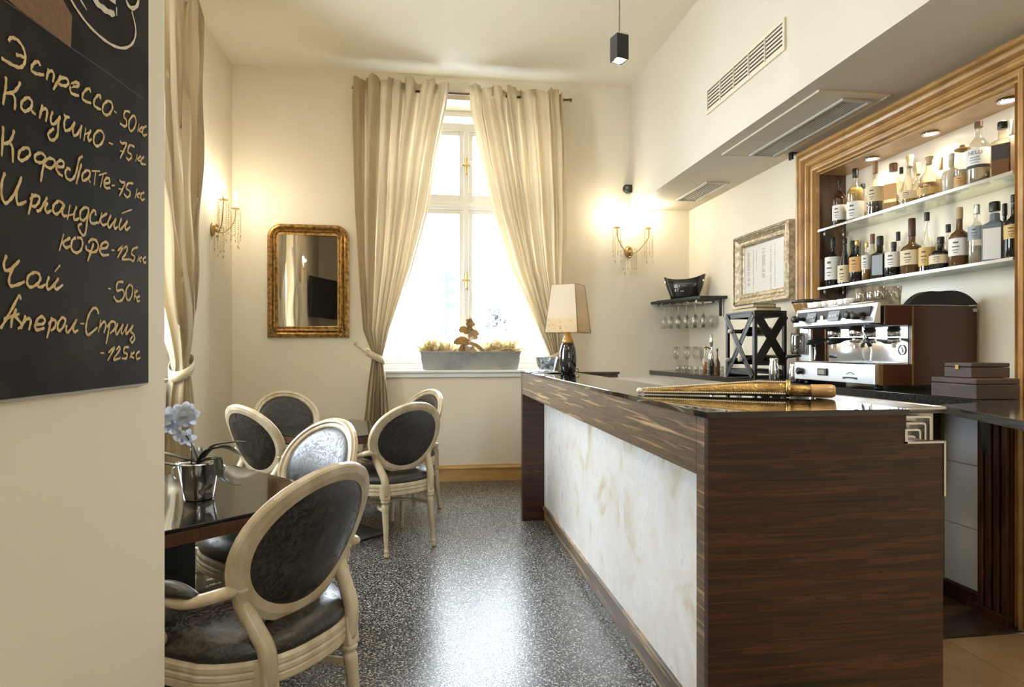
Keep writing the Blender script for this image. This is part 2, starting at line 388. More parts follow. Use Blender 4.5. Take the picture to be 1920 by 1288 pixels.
window('window_1', 'tall white double casement window in the back wall', lambda a, d, z: Vector((a, YB+d, z)), WX0, WX1, WZ0+.02, WZ1, 0.405)
window('window_2', 'tall white casement window in the left wall', lambda a, d, z: Vector((XL-d, a, z)), LY0, LY1, WZ0+.02, WZ1, (LY0+LY1)/2, False)
window('added_window', 'unseen window added for daylight fill in the wall behind the viewer', lambda a, d, z: Vector((a, YF+.2-d, z)), .75, 1.45, 1.4, 3.2, 1.1, False)  # added, unseen: lets in cool daylight to fill the near surfaces
struct('trim_4', MB().box(WX0-.04, WX1+.04, YB-.055, YB+.50, WZ0-.005, WZ0+.02, b=.006).box(WX0-.02, WX1+.02, YB-.03, YB, WZ0-.05, WZ0-.005, b=.006), trimwhite)['label'] = 'white window sill board of the back window'
struct('trim_5', MB().box(XL-.5, XL+.05, LY0-.04, LY1+.04, WZ0-.005, WZ0+.02, b=.006), trimwhite)['label'] = 'white window sill board of the left window'
# ---- outside: a lamp bracket post and a pale bush
m = thing('street_post', 'faint grey post with three short brackets outside the window, left of its centre bar', 'street post', (0.55, 13.2, 0), world=True)
gp = mat('pale_grey', (0.020,0.026,0.036), 0.6)
px, py = onY(836, 600, 13.2)[:2]
m.location = (px, py, 0); m['_w'] = (px, py, 0, 0)
MB().tube([(px,py,0),(px,py,3.0)], 0.035).build('post', gp, m)
for v in (523, 548, 573):
    z = onY(850, v, 13.2).z; MB().prism([(px, z-.08), (px+.19, z-.03), (px+.19, z+.03), (px, z+.08)], py-.03, py+.03, 'y').build('bracket', gp, m)
c = onY(932, 592, 11.5); bush = MB()
for i in range(150):
    a = random.uniform(0, 2*PI); r = random.uniform(0, .42); p = Vector((c.x+r*math.cos(a), c.y+r*math.sin(a)*.5, random.uniform(0.2, c.z+.08) if i%3 else c.z+random.uniform(-.2,.14)))
    d = Vector((random.uniform(-1,1), random.uniform(-1,1), random.uniform(-.5,1))).normalized()*random.uniform(.05,.1); e = d.orthogonal().normalized()*.035
    bush.add([p-d, p+e, p+d, p-e], [(0,1,2,3)])
bs = thing('bush', 'faint pale grey bush seen through the lower right window pane', 'bush', (c.x, c.y, 0), world=True)
bush.build('foliage', mat('pale_leaf', (0.04,0.041,0.043), 0.7), bs)['kind'] = 'stuff'
MB().tube([(c.x, c.y, 0), (c.x, c.y, 1.0)], .03).build('trunk', gp, bs)
gr = noisy('street_paving', (0.62,0.62,0.62), (0.72,0.72,0.72), 3, 0.8)
struct('ground', MB().box(-12, 12, 6.95, 30, -.12, -.02), gr)
# ---- niche, its wooden frame
jm = MB()
jm.box(XR-.0, NXB, NY1-.012, NY1-.001, 1.09, NZ1); jm.box(XR, NXB, NY0+.001, NY0+.012, 1.09, NZ1)
struct('trim_8', MB().box(XR, NXB, NY0+.012, NY1-.012, NZ1-.012, NZ1-.001), goldwood)['label'] = 'brown wooden top lining of the bottle niche, downlight glow in its golden colour'  # golden tone stands in for the downlight glow on brown wood
struct('trim_6', jm, darkwood)['label'] = 'dark wood lining of the bottle niche'
glazed = mat('niche_back', (0.78,0.70,0.54), 0.28, spec=0.4)
struct('trim_7', MB().box(NXB-.008, NXB-.001, NY0+.012, NY1-.012, 1.09, NZ1-.012), glazed)['label'] = 'glossy cream back of the bottle niche'
fr = thing('bottle_niche', 'wide golden wood moulded frame around the lit bottle niche', 'wooden frame', (XR, NY1+.1, 1.09), world=True)
pf = [(0.0,.0),(0.0,.045),(.012,.055),(.03,.055),(.036,.043),(.040,.030),(.046,.043),(.052,.060),(.064,.066),(.078,.060),(.084,.046),(.090,.028),(.098,.028),(.104,.044),(.114,.052),(.128,.052),(.136,.040),(.140,.022),(.146,.022),(.152,.036),(.164,.042),(.176,.036),(.180,.020),(.184,.012),(.196,.012),(.20,.026),(.204,.0)]
def side(name, pth):
    vs = []; n = len(pf)
    for q in pth:
        for d, h in pf: vs.append(q(d, h))
    fs = [(j*n+i, j*n+i+1, (j+1)*n+i+1, (j+1)*n+i) for j in range(len(pth)-1) for i in range(n-1)]
    fs += [tuple(range(n)), tuple((len(pth)-1)*n+i for i in reversed(range(n)))]
    return MB().add(vs, fs).build(name, goldwood, fr)
yo, yi, zo = NY1+.2, NY0-.2, NZ1+.2-.002
side('frame_left', [lambda d, h: (XR-h, yo-d, 1.11), lambda d, h: (XR-h, yo-d, zo-d)])
side('frame_top', [lambda d, h: (XR-h, yo-d, zo-d), lambda d, h: (XR-h, yi+d, zo-d)])
side('frame_right', [lambda d, h: (XR-h, yi+d, zo-d), lambda d, h: (XR-h, yi+d, 0.02)])
MB().box(XR-.03, XR-.001, NY0-.001, NY0+.0, 1.0, 1.1)
# clip on the frame's top corner
cl = onX(1497, 289, XR-.04); MB().box(cl.x-.02, cl.x+.03, cl.y-.02, cl.y+.03, cl.z-.004, cl.z+.01).box(cl.x-.0, cl.x+.03, cl.y-.02, cl.y-.008, cl.z-.06, cl.z)
tag(MB().box(XR-.07, XR, 4.17, 4.21, 2.738, 2.75).box(XR-.07, XR-.055, 4.17, 4.21, 2.70, 2.738).build('sensor', blackp), 'small black sensor clip above the corner of the golden niche frame', 'sensor')
# ---- glass shelves in the niche
ZS = [2.134, 1.732]
for z, l in zip(ZS, ('upper clear glass shelf in the lit niche', 'lower clear glass shelf in the lit niche')):
    t = thing('glass_shelf', l, 'shelf', (2.8, 3.2, z), world=True)
    MB().box(2.705, NXB-.01, NY0+.014, NY1-.014, z-.012, z, b=.002).build('glass_plate', shelfglass, t)
    MB().box(2.699, 2.7045, NY0+.014, NY1-.014, z-.014, z+.001).build('edge_strip', steel, t)
    for y in (NY1-.03, NY0+.03):
        for x in (2.74, 2.88): MB().lathe([(.008, -.03), (.008, 0)], (x, y, z-.013), 8).build('bracket', steel, t)
for u in (1635, 1745, 1890):
    y = onX(u, 250, 2.815).y
    t = thing('niche_downlight', {1635: 'recessed downlight at the left end of the bottle niche', 1745: 'middle recessed downlight in the top of the bottle niche', 1890: 'recessed downlight at the right end of the bottle niche'}[u], 'downlight', (2.815, y, 2.52), group='niche downlights')
    MB().lathe([(.045, 0), (.045, -.006), (.034, -.006), (.034, 0)], (0,0,0), 20).build('ring', chrome, t)
    MB().lathe([(.031, -.003), (.031, -.001)], (0,0,0), 16).build('bulb', bulbm2, t)
    spot('niche_downlight_lamp', (2.812, y, 2.505), 13, 130, (1.0,.86,.62), 0.02, 0.7)
# ---- niche lower pilaster below the flap
t = thing('wood_pilaster', 'dark fluted wooden pilaster standing on the floor below the flap', 'pilaster', (2.69, 2.58, 0), world=True)
MB().box(2.66, XR, NY0+.004, 2.68, 0, .06, b=.004).build('plinth', darkwood, t)
MB().box(2.685, XR, NY0+.004, 2.67, .06, 1.04).build('back_board', darkwood, t)
for i in range(4):
    y = NY0+.012+i*.042; MB().box(2.665, 2.685, y, y+.03, .06, 1.04, b=.006).build('flute', darkwood, t)
struct('baseboard_right', MB().box(XR-.02, XR, 2.68, 4.6, 0.012, .09, b=.004), darkwood)
# ================================================================ fittings on walls and ceiling
def grille(name, label, cat, P, a0, a1, b0, b1, nsl, ndiv, mt, frame=.02, solidback=True):
    """P(a, b, h) -> point; slats run along a"""
    c = P((a0+a1)/2, (b0+b1)/2, 0); t = thing(name, label, cat, c, world=True)
    def bx(mb, p, q, bb=0): mb.box(p[0], q[0], p[1], q[1], p[2], q[2], b=bb)
    m = MB()
    for (p, q) in (((a0,b0),(a1,b0+frame)), ((a0,b1-frame),(a1,b1)), ((a0,b0+frame),(a0+frame,b1-frame)), ((a1-frame,b0+frame),(a1,b1-frame))):
        bx(m, P(p[0],p[1],0), P(q[0],q[1],.014))
    m.build('frame', mt, t, bev=.002)
    m = MB(); bx(m, P(a0+frame, b0+frame, 0.0005), P(a1-frame, b1-frame, .003)); m.build('backing', mat('vent_shadow', (0.035,0.03,0.022), 0.8), t)
    st = (b1-b0-2*frame)/nsl
    for i in range(nsl):
        q = b0+frame+st*(i+.25); m = MB(); bx(m, P(a0+frame, q, .003), P(a1-frame, q+st*.5, .006)); m.build('slat', mt, t)
    for i in range(1, ndiv):
        a = a0+frame+(a1-a0-2*frame)*i/ndiv; m = MB(); bx(m, P(a-.004, b0+frame, .003), P(a+.004, b1-frame, .013)); m.build('divider', mt, t)
    return t
ventm = mat('vent_cream', (0.72,0.64,0.50), 0.45); ventg = mat('vent_grey', (0.55,0.52,0.46), 0.4)
grille('wall_vent', 'long cream louvre grille high on the bulkhead face', 'air vent', lambda a, b, h: Vector((2.07-h, a, b)), 3.31, 4.32, 3.045, 3.235, 6, 5, ventm)
t = thing('access_panel', 'large cream access panel around the underside air grille', 'ceiling panel', (2.38, 3.72, 2.752), world=True)
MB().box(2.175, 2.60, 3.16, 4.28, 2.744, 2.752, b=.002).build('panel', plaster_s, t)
m = MB(); sweep_frame(m, 2.165, 2.61, 3.15, 4.29, .002, [(0,0),(0,.012),(.012,.012),(.012,.006)], lambda a, b_, h: Vector((a, b_, 2.752-h)), 1); m.build('edge_trim', ventm, t)
grille('ceiling_vent', 'long grey slatted air grille under the bulkhead, the larger of two', 'air vent', lambda a, b, h: Vector((b, a, 2.744-h)), 3.22, 4.25, 2.36, 2.555, 8, 1, ventg)
grille('ceiling_vent', 'short grey slatted air grille under the bulkhead near the back wall', 'air vent', lambda a, b, h: Vector((b, a, 2.752-h)), 5.0, 5.66, 2.385, 2.60, 6, 1, ventg)
# security camera
p = onY(1178, 354, 6.0)
t = thing('security_camera', 'small black security camera on the wall above the right sconce', 'camera', (2.03, 6.07, p.z), world=True)
MB().box(2.02, 2.069, 6.0, 6.07, p.z-.035, p.z+.045, b=.006).build('bracket', blackp, t)
R = Matrix.Translation((2.005, 6.0, p.z)) @ Matrix.Rotation(PI/2+.1, 4, 'X') @ Matrix.Rotation(-.25, 4, 'Y')
MB().lathe([(.026,-.07),(.034,-.05),(.036,.045),(.030,.06)], (0,0,0), 18, M=R).build('body', blackm, t)
MB().lathe([(.018,.0602),(.018,.064)], (0,0,0), 14, M=R).build('lens', mat('lens', (0.15,0.15,0.16), 0.1), t)
# pendant over the bar, and an added fill pendant out of view
def pendant(x, y, lab, power):
    t = thing('pendant_light', lab, 'pendant light', (x, y, 2.86), .25)
    m = MB(); s = .036
    for (x0,x1,y0,y1) in ((-s,s,-s,-s+.005),(-s,s,s-.005,s),(-s,-s+.005,-s+.005,s-.005),(s-.005,s,-s+.005,s-.005)): m.box(x0,x1,y0,y1,0,.13)
    m.box(-s+.005, s-.005, -s+.005, s-.005, .07, .12)
    m.build('housing', blackm, t)
    MB().box(-s, s, -s, s, .1305, .137).build('cap', steelb, t)
    MB().sphere((0,0,.008), .026, 14, 10, (1,1,.8)).build('bulb', bulbm, t)
    MB().tube([(0,0,.137),(0,0,ZC-2.86)], .004, 6).build('cord', mat('cord_grey', (.25,.22,.17), .6), t)
    MB().lathe([(.04, ZC-2.86-.03), (.04, ZC-2.861)], (0,0,0), 16).build('ceiling_rose', steelb, t)
    spot('pendant_lamp', (x, y, 2.83), power, 110, (1.0,.85,.62), .025, .6)
pendant(1.03, 3.20, 'small black box pendant spotlight glowing on a thin cord over the bar', 16)
pendant(1.9, 1.3, 'unseen black box pendant spotlight added as fill light over the near end of the bar', 90)  # added out of view to brighten the corner behind the bar
# sconces
crystal = m_glass('crystal', (0.82,0.74,0.55), 0.9, 0.12)
def sconce(name, label, loc, rz, power):
    """local: wall behind (+y is into the room)"""
    t = thing(name, label, 'wall lamp', loc, rz)
    gold = mat('antique_gold', (0.42,0.27,0.10), 0.35, 0.85)
    MB().lathe([(.0,0),(.035,.0),(.048,.006),(.04,.016),(.03,.024),(.02,.03),(.0,.03)], (0,0,0), 16, M=Matrix.Translation((0,0,0)) @ Matrix.Rotation(-PI/2, 4, 'X') @ Matrix.Scale(1.25, 4, (0,1,0))).build('back_plate', gold, t)
    MB().sphere((0,.05,-.01), .02).sphere((0,.045,-.06), .013).sphere((0,.045,.035), .016).build('boss', gold, t)
    cr = MB()
    for s in (-1, 1):
        pts = catmull([(0,.04,.0),(s*.045,.07,-.02),(s*.10,.11,.03),(s*.16,.14,.12),(s*.165,.145,.20)], 6)
        MB().tube(pts, .005, 8).build('arm', gold, t)
        MB().lathe([(.004,0),(.012,.004),(.038,.014),(.042,.02),(.036,.02),(.012,.012)], (s*.165,.145,.20), 14).build('drip_pan', crystal, t)
        MB().lathe([(.009,0),(.010,.004),(.010,.09),(.006,.092)], (s*.165,.145,.215), 12).build('candle_sleeve', mat('ivory', (.80,.72,.55), .5), t)
        bu = [(.004,0),(.012,.012),(.015,.028),(.012,.045),(.006,.062),(.001,.075)]
        MB().lathe(bu, (s*.165,.145,.307), 12).build('candle_bulb', bulbm, t)
        point('sconce_lamp', Matrix.Rotation(rz, 3, 'Z') @ Vector((s*.165,.165,.345)) + Vector(loc), power, (1.0,.88,.68), .02)
        for k in range(9):
            a = 2*PI*k/9; x, y = s*.165+.042*math.cos(a), .145+.042*math.sin(a); L = (.20,.30,.24)[k%3]
            for j in range(int(L/.016)): cr.sphere((x, y, .20-.016*j-.01), .0052, 5, 4)
            cr.sphere((x, y, .19-L-.01), .006, 5, 4, (1,1,2.4))
    for k in range(7):
        a = PI*k/6; x, y = .07*math.cos(a), .045+.05*math.sin(a); L = .18+.05*(k%2)
        for j in range(int(L/.016)): cr.sphere((x, y, .02-.016*j), .0052, 5, 4)
        cr.sphere((x, y, .0-L), .006, 5, 4, (1,1,2.4))
    cr.build('crystal_strings', crystal, t)['kind'] = 'stuff'
    return t
p1 = onX(397, 432, XL)
sconce('wall_sconce', 'gilt two-candle crystal wall lamp on the left wall beside the gilt mirror', (XL+.001, p1.y, 2.33), -PI/2, 8)
sconce('wall_sconce', 'gilt two-candle crystal wall lamp on the back wall, right of the window', (2.06, YB-.001, 2.31), PI, 8.5)
sconce('wall_sconce', 'gilt two-candle crystal wall lamp nearer the viewer on the left wall, seen in the mirror', (XL+.001, 1.62, 2.45), -PI/2, 14)
# mirror
gilt = noisy('antique_gilt', (0.16,0.08,0.022), (0.50,0.29,0.09), 30, 0.32, 0.75, bump=0.4, bscale=60)
t = thing('wall_mirror', 'gilt framed mirror with rounded top corners on the back wall', 'mirror', (-1.12, YB, 1.42), world=True)
P = lambda a, b_, h: Vector((a, YB-.001-h, b_))
m = MB(); sweep_frame(m, -1.497, -.742, 1.42, 2.50, .13, [(0,0),(0,.02),(.012,.036),(.03,.042),(.045,.032),(.05,.022),(.056,.03),(.066,.036),(.076,.03),(.08,.018),(.088,.018),(.094,.026),(.103,.026),(.108,.012),(.115,.004)], P, 8, sq=(0,3))
m.build('mirror_frame', gilt, t)
gz = math.tan(math.radians(2.3)); rp = rrect(-1.497+.10, -.742-.10, 1.42+.10, 2.50-.10, .03, 6, (0,3))
gy = lambda x: YB-.006-(-.842-x)*gz
MB().add([(a, gy(a), b_) for a, b_ in rp]+[(a, gy(a)+.004, b_) for a, b_ in rp], [tuple(range(len(rp))), tuple(reversed(range(len(rp), 2*len(rp))))]+[(i, (i+1)%len(rp), len(rp)+(i+1)%len(rp), len(rp)+i) for i in range(len(rp))]).build('mirror_glass', mat('silvered_glass', (0.92,0.92,0.90), 0.01, 1.0), t)
for cx in (-1.44, -.80):
    o_ = MB()
    for k in range(26):
        a = random.uniform(0, 2*PI); r = random.uniform(.0,.045); o_.sphere((cx+r*math.cos(a), YB-.036-random.uniform(0,.012), 1.478+r*math.sin(a)), random.uniform(.006,.011), 6, 5)
    o_.build('carved_corner', gilt, t)
m = MB()
for x in (-1.478, -.761):
    for k in range(44): m.sphere((x, YB-.036, 1.56+k*.019), .0075, 6, 4, (1,1,1.1))
m.build('carved_border', gilt, t)['kind'] = 'stuff'
# television on the left wall, seen in the mirror
TR = Matrix.Translation((-1.50, -1.0, 2.36)) @ Matrix.Rotation(.44, 4, 'Z')
t = thing('television', 'black flat television on the left wall, seen only in the mirror', 'television', (-1.50, -1.0, 1.95), world=True)
MB().box(-.03, .025, -.60, .60, -.41, .41, M=TR, b=.006).build('screen_housing', blackp, t)
MB().box(.026, .028, -.58, .58, -.39, .39, M=TR).build('screen', mat('dark_screen', (.01,.01,.012), .12), t)
MB().box(XL, XL+.30, -1.05, -.95, 2.3, 2.4).build('wall_mount', blackm, t)
t = thing('framed_ledge', 'pale moulded ledge on the left wall under the television, seen in the mirror', 'ledge', (XL+.03, -1.0, 1.5), world=True)
MB().box(XL, XL+.5, -1.8, -.4, 1.70, 1.76, b=.006).build('shelf_board', trimwhite, t)
# framed menu on the right wall
t = thing('framed_menu', 'framed printed menu in a pale carved frame left of the bottle niche', 'framed menu', (XR, 4.65, 1.66), world=True)
silv = noisy('pale_silver_gilt', (0.30,0.22,0.12), (0.60,0.52,0.38), 35, 0.38, 0.5, bump=0.4, bscale=70)
P = lambda a, b_, h: Vector((XR-.002-h, a, b_))
a0, a1, b0, b1 = 4.235, 5.05, 1.675, 2.275
m = MB(); sweep_frame(m, a0, a1, b0, b1, .002, [(0,0),(0,.05),(.012,.062),(.03,.06),(.045,.045),(.06,.035),(.075,.04),(.088,.036),(.095,.02),(.105,.012)], P, 1)
m.build('carved_frame', silv, t)
MB().box(XR-.012, XR-.004, a0+.10, a1-.10, b0+.10, b1-.10).build('menu_sheet', mat('cream_card', (0.74,0.72,0.68), 0.25, spec=.6), t)
m = MB()
for k in range(40):
    z = b0+.02+k*(b1-b0-.04)/39; m.sphere((XR-.066, a1-.018, z), .009, 6, 4)
for k in range(54):
    y = a0+.02+k*(a1-a0-.04)/53; m.sphere((XR-.066, y, b1-.018), .009, 6, 4)
m.build('beading', silv, t)['kind'] = 'stuff'
m = MB()
for ci, (yy, n, wd) in enumerate(((a1-.15, 20, .05), (a1-.24, 30, .016), (a1-.29, 14, .008), (a1-.38, 17, .05), (a1-.50, 26, .018), (a1-.56, 22, .014))):
    zz = b1-.14
    for k in range(n):
        if random.random() < .18: zz -= .009
        h = random.uniform(.006, .011); ww = wd*random.uniform(.6, 1)
        m.box(XR-.0128, XR-.0121, yy-ww, yy, zz-h, zz); zz -= h+.004
m.build('printed_text', mat('faded_brown_ink', (0.45,0.38,0.28), .6), t)['kind'] = 'stuff'
# ================================================================ chalkboard with hand lettering
t = thing('chalkboard', 'black chalkboard with a handwritten drinks price list on the near left wall', 'chalkboard', (PX, 1.0, 1.228), world=True)
bdm = noisy('chalkboard_black', (0.014,0.012,0.009), (0.040,0.032,0.021), 3.5, 0.7, detail=7, spec=.04)
BY1 = onX(278.5, 700, PX+.012).y; BY0 = .42; BZ0 = 1.228; BZ1 = 2.55
MB().box(PX+.001, PX+.012, BY0, BY1, BZ0, BZ1).build('board', bdm, t)
MB().box(PX+.001, PX+.009, BY0, BY1+.001, BZ0-.004, BZ0-.0002).box(PX+.001, PX+.009, BY1+.0002, BY1+.004, BZ0-.004, BZ1).build('edge_strip', mat('grey_edge', (0.35,0.32,0.26), .5), t)
chalk = noisy('ochre_chalk', (0.56,0.38,0.14), (0.66,0.52,0.28), 60, 0.9)
chalkw = noisy('cream_chalk', (0.60,0.52,0.38), (0.72,0.64,0.50), 60, 0.9)
S = 280/1898
def stroke(mb, pts, oy, wd, lift=.0006, raw=False):
    q = []
    for (x, y) in pts:
        p = onX(x*S, y*S+oy, PX+.0125); q.append(p)
    q = catmull(q, 5); n = len(q); vs = []
    for i, p in enumerate(q):
        a = q[max(i-1,0)]; b_ = q[min(i+1,n-1)]; d = (b_-a); d.x = 0
        d = d.normalized() if d.length > 1e-9 else Vector((0,1,0)); nn = Vector((0, -d.z, d.y))
        ww = (wd[0]+(wd[1]-wd[0])*i/(n-1)) if isinstance(wd, tuple) else wd
        ww *= (1.0+.18*math.sin(i*1.3))*.5
        if i in (0, n-1): ww *= .55
        vs += [p+nn*ww, p-nn*ww]
    fs = [(2*i, 2*i+1, 2*i+3, 2*i+2) for i in range(n-1)]
    top = [v+Vector((lift,0,0)) for v in vs]
    mb.add(top, fs)
words = {
'line_1': (0, [[(105,525),(120,490),(160,480),(225,515),(285,600),(315,700),(310,790),(270,850),(210,850),(110,800),(10,735)],[(195,695),(260,710),(310,735)],[(505,840),(490,795),(450,785),(405,830),(395,890),(440,930),(500,945),(555,950)],[(610,870),(600,930),(585,1015)],[(600,920),(650,900),(680,950),(665,1045)],[(770,960),(720,1050),(670,1140)],[(725,1040),(780,990),(840,1000),(865,1050),(830,1090),(770,1080),(735,1060)],[(890,1090),(970,1100),(1000,1070),(970,1045),(920,1060),(885,1120),(900,1180),(950,1205),(1000,1215)]]),
'line_1b': (130, [[(1140,290),(1140,255),(1100,250),(1050,310),(1045,370),(1080,405),(1155,430)],[(1265,375),(1275,340),(1240,330),(1195,390),(1190,450),(1230,490),(1280,510)],[(1360,400),(1310,450),(1300,530),(1340,580),(1390,560),(1425,490),(1410,420),(1360,400)],[(1445,530),(1478,555)]]),
'price_1': (130, [[(1650,545),(1590,530),(1570,600),(1600,640),(1605,700),(1580,725),(1520,685)],[(1685,585),(1640,650),(1635,740),(1660,785),(1700,750),(1725,670),(1710,600),(1685,585)],[(1765,690),(1745,795)],[(1810,730),(1765,770),(1800,800)],[(1860,720),(1825,740),(1805,790),(1820,840),(1865,825)]]),
'line_2': (130, [[(70,90),(70,200),(50,330),(32,450)],[(255,160),(215,240),(150,295),(60,300)],[(150,300),(180,360),(188,440),(178,515)],[(330,360),(275,410),(265,480),(300,530),(350,520),(395,470),(400,410),(370,370),(330,360)],[(385,480),(400,530),(450,575)],[(535,450),(515,530),(495,625)],[(510,530),(560,500),(595,530),(575,665)],[(665,535),(640,610),(645,680),(690,690),(760,590)],[(760,590),(735,700),(725,830),(680,895),(630,890),(605,830),(630,790),(680,750)],[(805,570),(830,600),(880,610)],[(830,610),(810,680),(820,770),(870,770),(910,730),(945,665)],[(945,665),(920,760),(930,835),(980,820),(1035,710)],[(1035,710),(1010,880)],[(1085,740),(1060,910)],[(1065,830),(1130,800)],[(1150,770),(1115,850),(1120,905),(1160,885)],[(1245,775),(1195,830),(1185,920),(1220,975),(1280,945),(1315,860),(1290,790),(1245,775)],[(1375,930),(1428,955)]]),
'price_2': (130, [[(1520,905),(1545,940),(1605,940),(1570,1030),(1522,1130)],[(1520,1035),(1580,1045)],[(1705,985),(1645,965),(1620,1045),(1660,1080),(1665,1120),(1630,1150),(1595,1115)],[(1740,1080),(1720,1170)],[(1790,1100),(1745,1140),(1785,1170)],[(1825,1110),(1790,1150),(1790,1195),(1850,1210)]]),
'line_3': (220, [[(35,110),(30,250),(15,495)],[(175,160),(150,250),(100,320),(30,335)],[(125,330),(155,400),(155,575)],[(310,385),(245,430),(230,510),(265,550),(330,520),(375,470),(360,400),(310,385)],[(500,450),(445,480),(440,540),(490,575),(550,560),(570,510),(540,465),(500,450)],[(560,560),(620,520),(680,540),(690,600),(640,645),(580,620),(555,575)],[(555,570),(530,700),(512,820)],[(715,620),(790,630),(805,580),(765,545),(720,580),(710,650),(740,710),(790,745)],[(890,675),(860,645),(825,690),(835,760),(880,795),(930,770),(970,670),(1000,530),(1045,495)],[(1030,590),(1000,700),(962,850)],[(1095,670),(1045,720),(1040,790),(1075,800),(1130,750),(1135,690),(1095,670)],[(1110,770),(1145,830)],[(1160,680),(1265,685)],[(1210,690),(1190,860)],[(1250,735),(1350,705)],[(1305,730),(1270,890)],[(1320,840),(1380,830),(1385,785),(1350,770),(1320,810),(1320,870),(1350,900),(1395,895)],[(1412,865),(1452,865)]]),
'price_3': (220, [[(1515,795),(1540,825),(1585,830),(1550,920),(1512,1000)],[(1500,905),(1560,920)],[(1690,840),(1625,840),(1600,900),(1645,940),(1645,990),(1610,1015),(1570,970)],[(1740,905),(1712,1030)],[(1780,960),(1735,990),(1770,1025)],[(1830,955),(1795,970),(1785,1020),(1800,1050),(1835,1035)]]),
'line_4': (310, [[(60,90),(20,210),(15,380),(60,480),(130,430),(200,320),(270,145)],[(265,160),(205,350),(215,480),(260,490),(330,455)],[(410,355),(390,480),(355,625)],[(375,440),(430,385),(490,400),(490,460),(440,520),(390,510)],[(595,405),(560,470),(510,560),(480,580),(455,570)],[(600,470),(570,540),(590,600),(650,570)],[(740,450),(680,500),(670,580),(710,620),(770,570),(795,490),(740,450)],[(815,490),(785,590),(800,640),(850,640)],[(885,500),(850,690)],[(855,640),(930,620)],[(970,520),(940,600),(935,680),(965,690),(1000,670)],[(1075,530),(1020,580),(1015,670),(1050,700),(1100,650),(1120,560),(1075,530)],[(1120,570),(1100,720),(1080,860),(1050,890),(1010,840),(990,770),(1035,740)],[(1210,640),(1205,590),(1180,570),(1140,640),(1145,720),(1190,740),(1240,720)],[(1290,600),(1245,750)],[(1355,610),(1270,680),(1300,760),(1350,740)],[(1405,630),(1365,730),(1385,790),(1470,670)],[(1470,670),(1445,760),(1455,805),(1490,780)],[(1540,670),(1510,760),(1525,815),(1615,700)],[(1615,700),(1585,780),(1600,820),(1650,780)],[(1540,610),(1670,560)]]),
'line_5': (310, [[(805,870),(750,1085)],[(890,920),(800,980),(830,1045),(890,1025)],[(960,915),(910,960),(905,1060),(960,1110),(1020,1080),(1045,1000),(1030,930),(975,920)],[(1120,985),(1150,945),(1210,950),(1245,1020),(1220,1090),(1150,1100),(1090,1060),(1095,1020)],[(1185,990),(1150,1100),(1108,1220)],[(1270,1055),(1340,1050),(1370,1010),(1345,975),(1290,1000),(1265,1080),(1300,1140),(1380,1135)],[(1412,1075),(1447,1080)]]),
'price_5': (310, [[(1490,1085),(1565,1025),(1488,1175)],[(1575,1060),(1600,1030),(1615,1060),(1590,1130),(1545,1190),(1640,1195)],[(1750,1040),(1690,1060),(1665,1120),(1705,1160),(1690,1215),(1640,1190)],[(1765,1145),(1742,1225)],[(1800,1165),(1765,1195),(1790,1225)],[(1850,1160),(1815,1190),(1825,1235),(1855,1230)]]),
'line_6': (440, [[(80,260),(45,360),(55,440),(95,455),(160,410),(245,325)],[(230,340),(150,440),(110,570),(130,650),(220,635),(310,595)],[(440,475),(360,520),(340,610),(375,665),(450,640),(505,570),(490,500),(440,475)],[(490,600),(475,650),(520,665),(570,630)],[(620,530),(590,620),(600,690),(650,670),(740,550)],[(740,550),(690,640),(710,695),(795,635)],[(690,470),(760,385)]]),
'price_6': (440, [[(1370,680),(1405,692)],[(1565,600),(1490,610),(1480,710),(1550,700),(1575,760),(1545,830),(1480,845),(1440,780)],[(1645,630),(1600,700),(1605,810),(1640,830),(1675,760),(1680,670),(1645,630)],[(1710,690),(1700,830)],[(1745,705),(1705,760),(1745,810)],[(1775,780),(1740,800),(1740,845),(1775,840)]]),
'line_7': (550, [[(0,450),(60,350),(150,190),(235,35),(260,80)],[(205,195),(150,320),(135,440)],[(40,330),(150,290),(240,260)],[(170,270),(270,400),(220,450)],[(320,280),(295,350),(260,455)],[(290,370),(350,320),(385,350),(360,470)],[(450,390),(530,390),(565,350),(530,295),(470,330),(440,410),(460,465),(560,440)],[(655,300),(625,430),(590,570)],[(610,400),(650,340),(700,350),(690,430),(640,475)],[(790,300),(740,360),(725,440),(750,475),(800,420),(825,340),(790,300)],[(840,400),(835,470),(855,495),(910,430),(970,325)],[(965,330),(925,440),(940,490),(990,465)],[(1015,385),(1065,385)],[(1250,265),(1225,200),(1180,190),(1125,270),(1090,400),(1090,490),(1120,525),(1235,430)],[(1275,335),(1245,495)],[(1260,430),(1310,360),(1340,400),(1315,505)],[(1390,370),(1370,500),(1342,645)],[(1355,430),(1400,365),(1455,370),(1450,450),(1390,510)],[(1490,380),(1465,470),(1480,520),(1560,385)],[(1560,385),(1535,480),(1550,520)],[(1550,520),(1620,385)],[(1615,390),(1595,480),(1605,515),(1685,400)],[(1685,400),(1655,480),(1690,520),(1705,570),(1675,625),(1650,590),(1680,545)]]),
'price_7': (550, [[(1270,757),(1320,760)],[(1370,755),(1455,680),(1362,855)],[(1475,720),(1505,680),(1520,715),(1440,840),(1530,820)],[(1635,685),(1580,690),(1570,750),(1610,770),(1600,825),(1545,825)],[(1665,740),(1645,830)],[(1705,745),(1660,790),(1700,825)],[(1770,735),(1730,770),(1735,835),(1780,815)]]),
}
for k_, (oy, sts) in words.items():
    m = MB()
    w_ = .0052 if 'price' not in k_ else .0048
    if k_ in ('line_2', 'line_3', 'line_4', 'line_6', 'line_7'): w_ = .0050
    for i, s_ in enumerate(sts): stroke(m, s_, oy, w_, .0006+.00002*i)
    m.build('chalk_lettering', chalk, t)
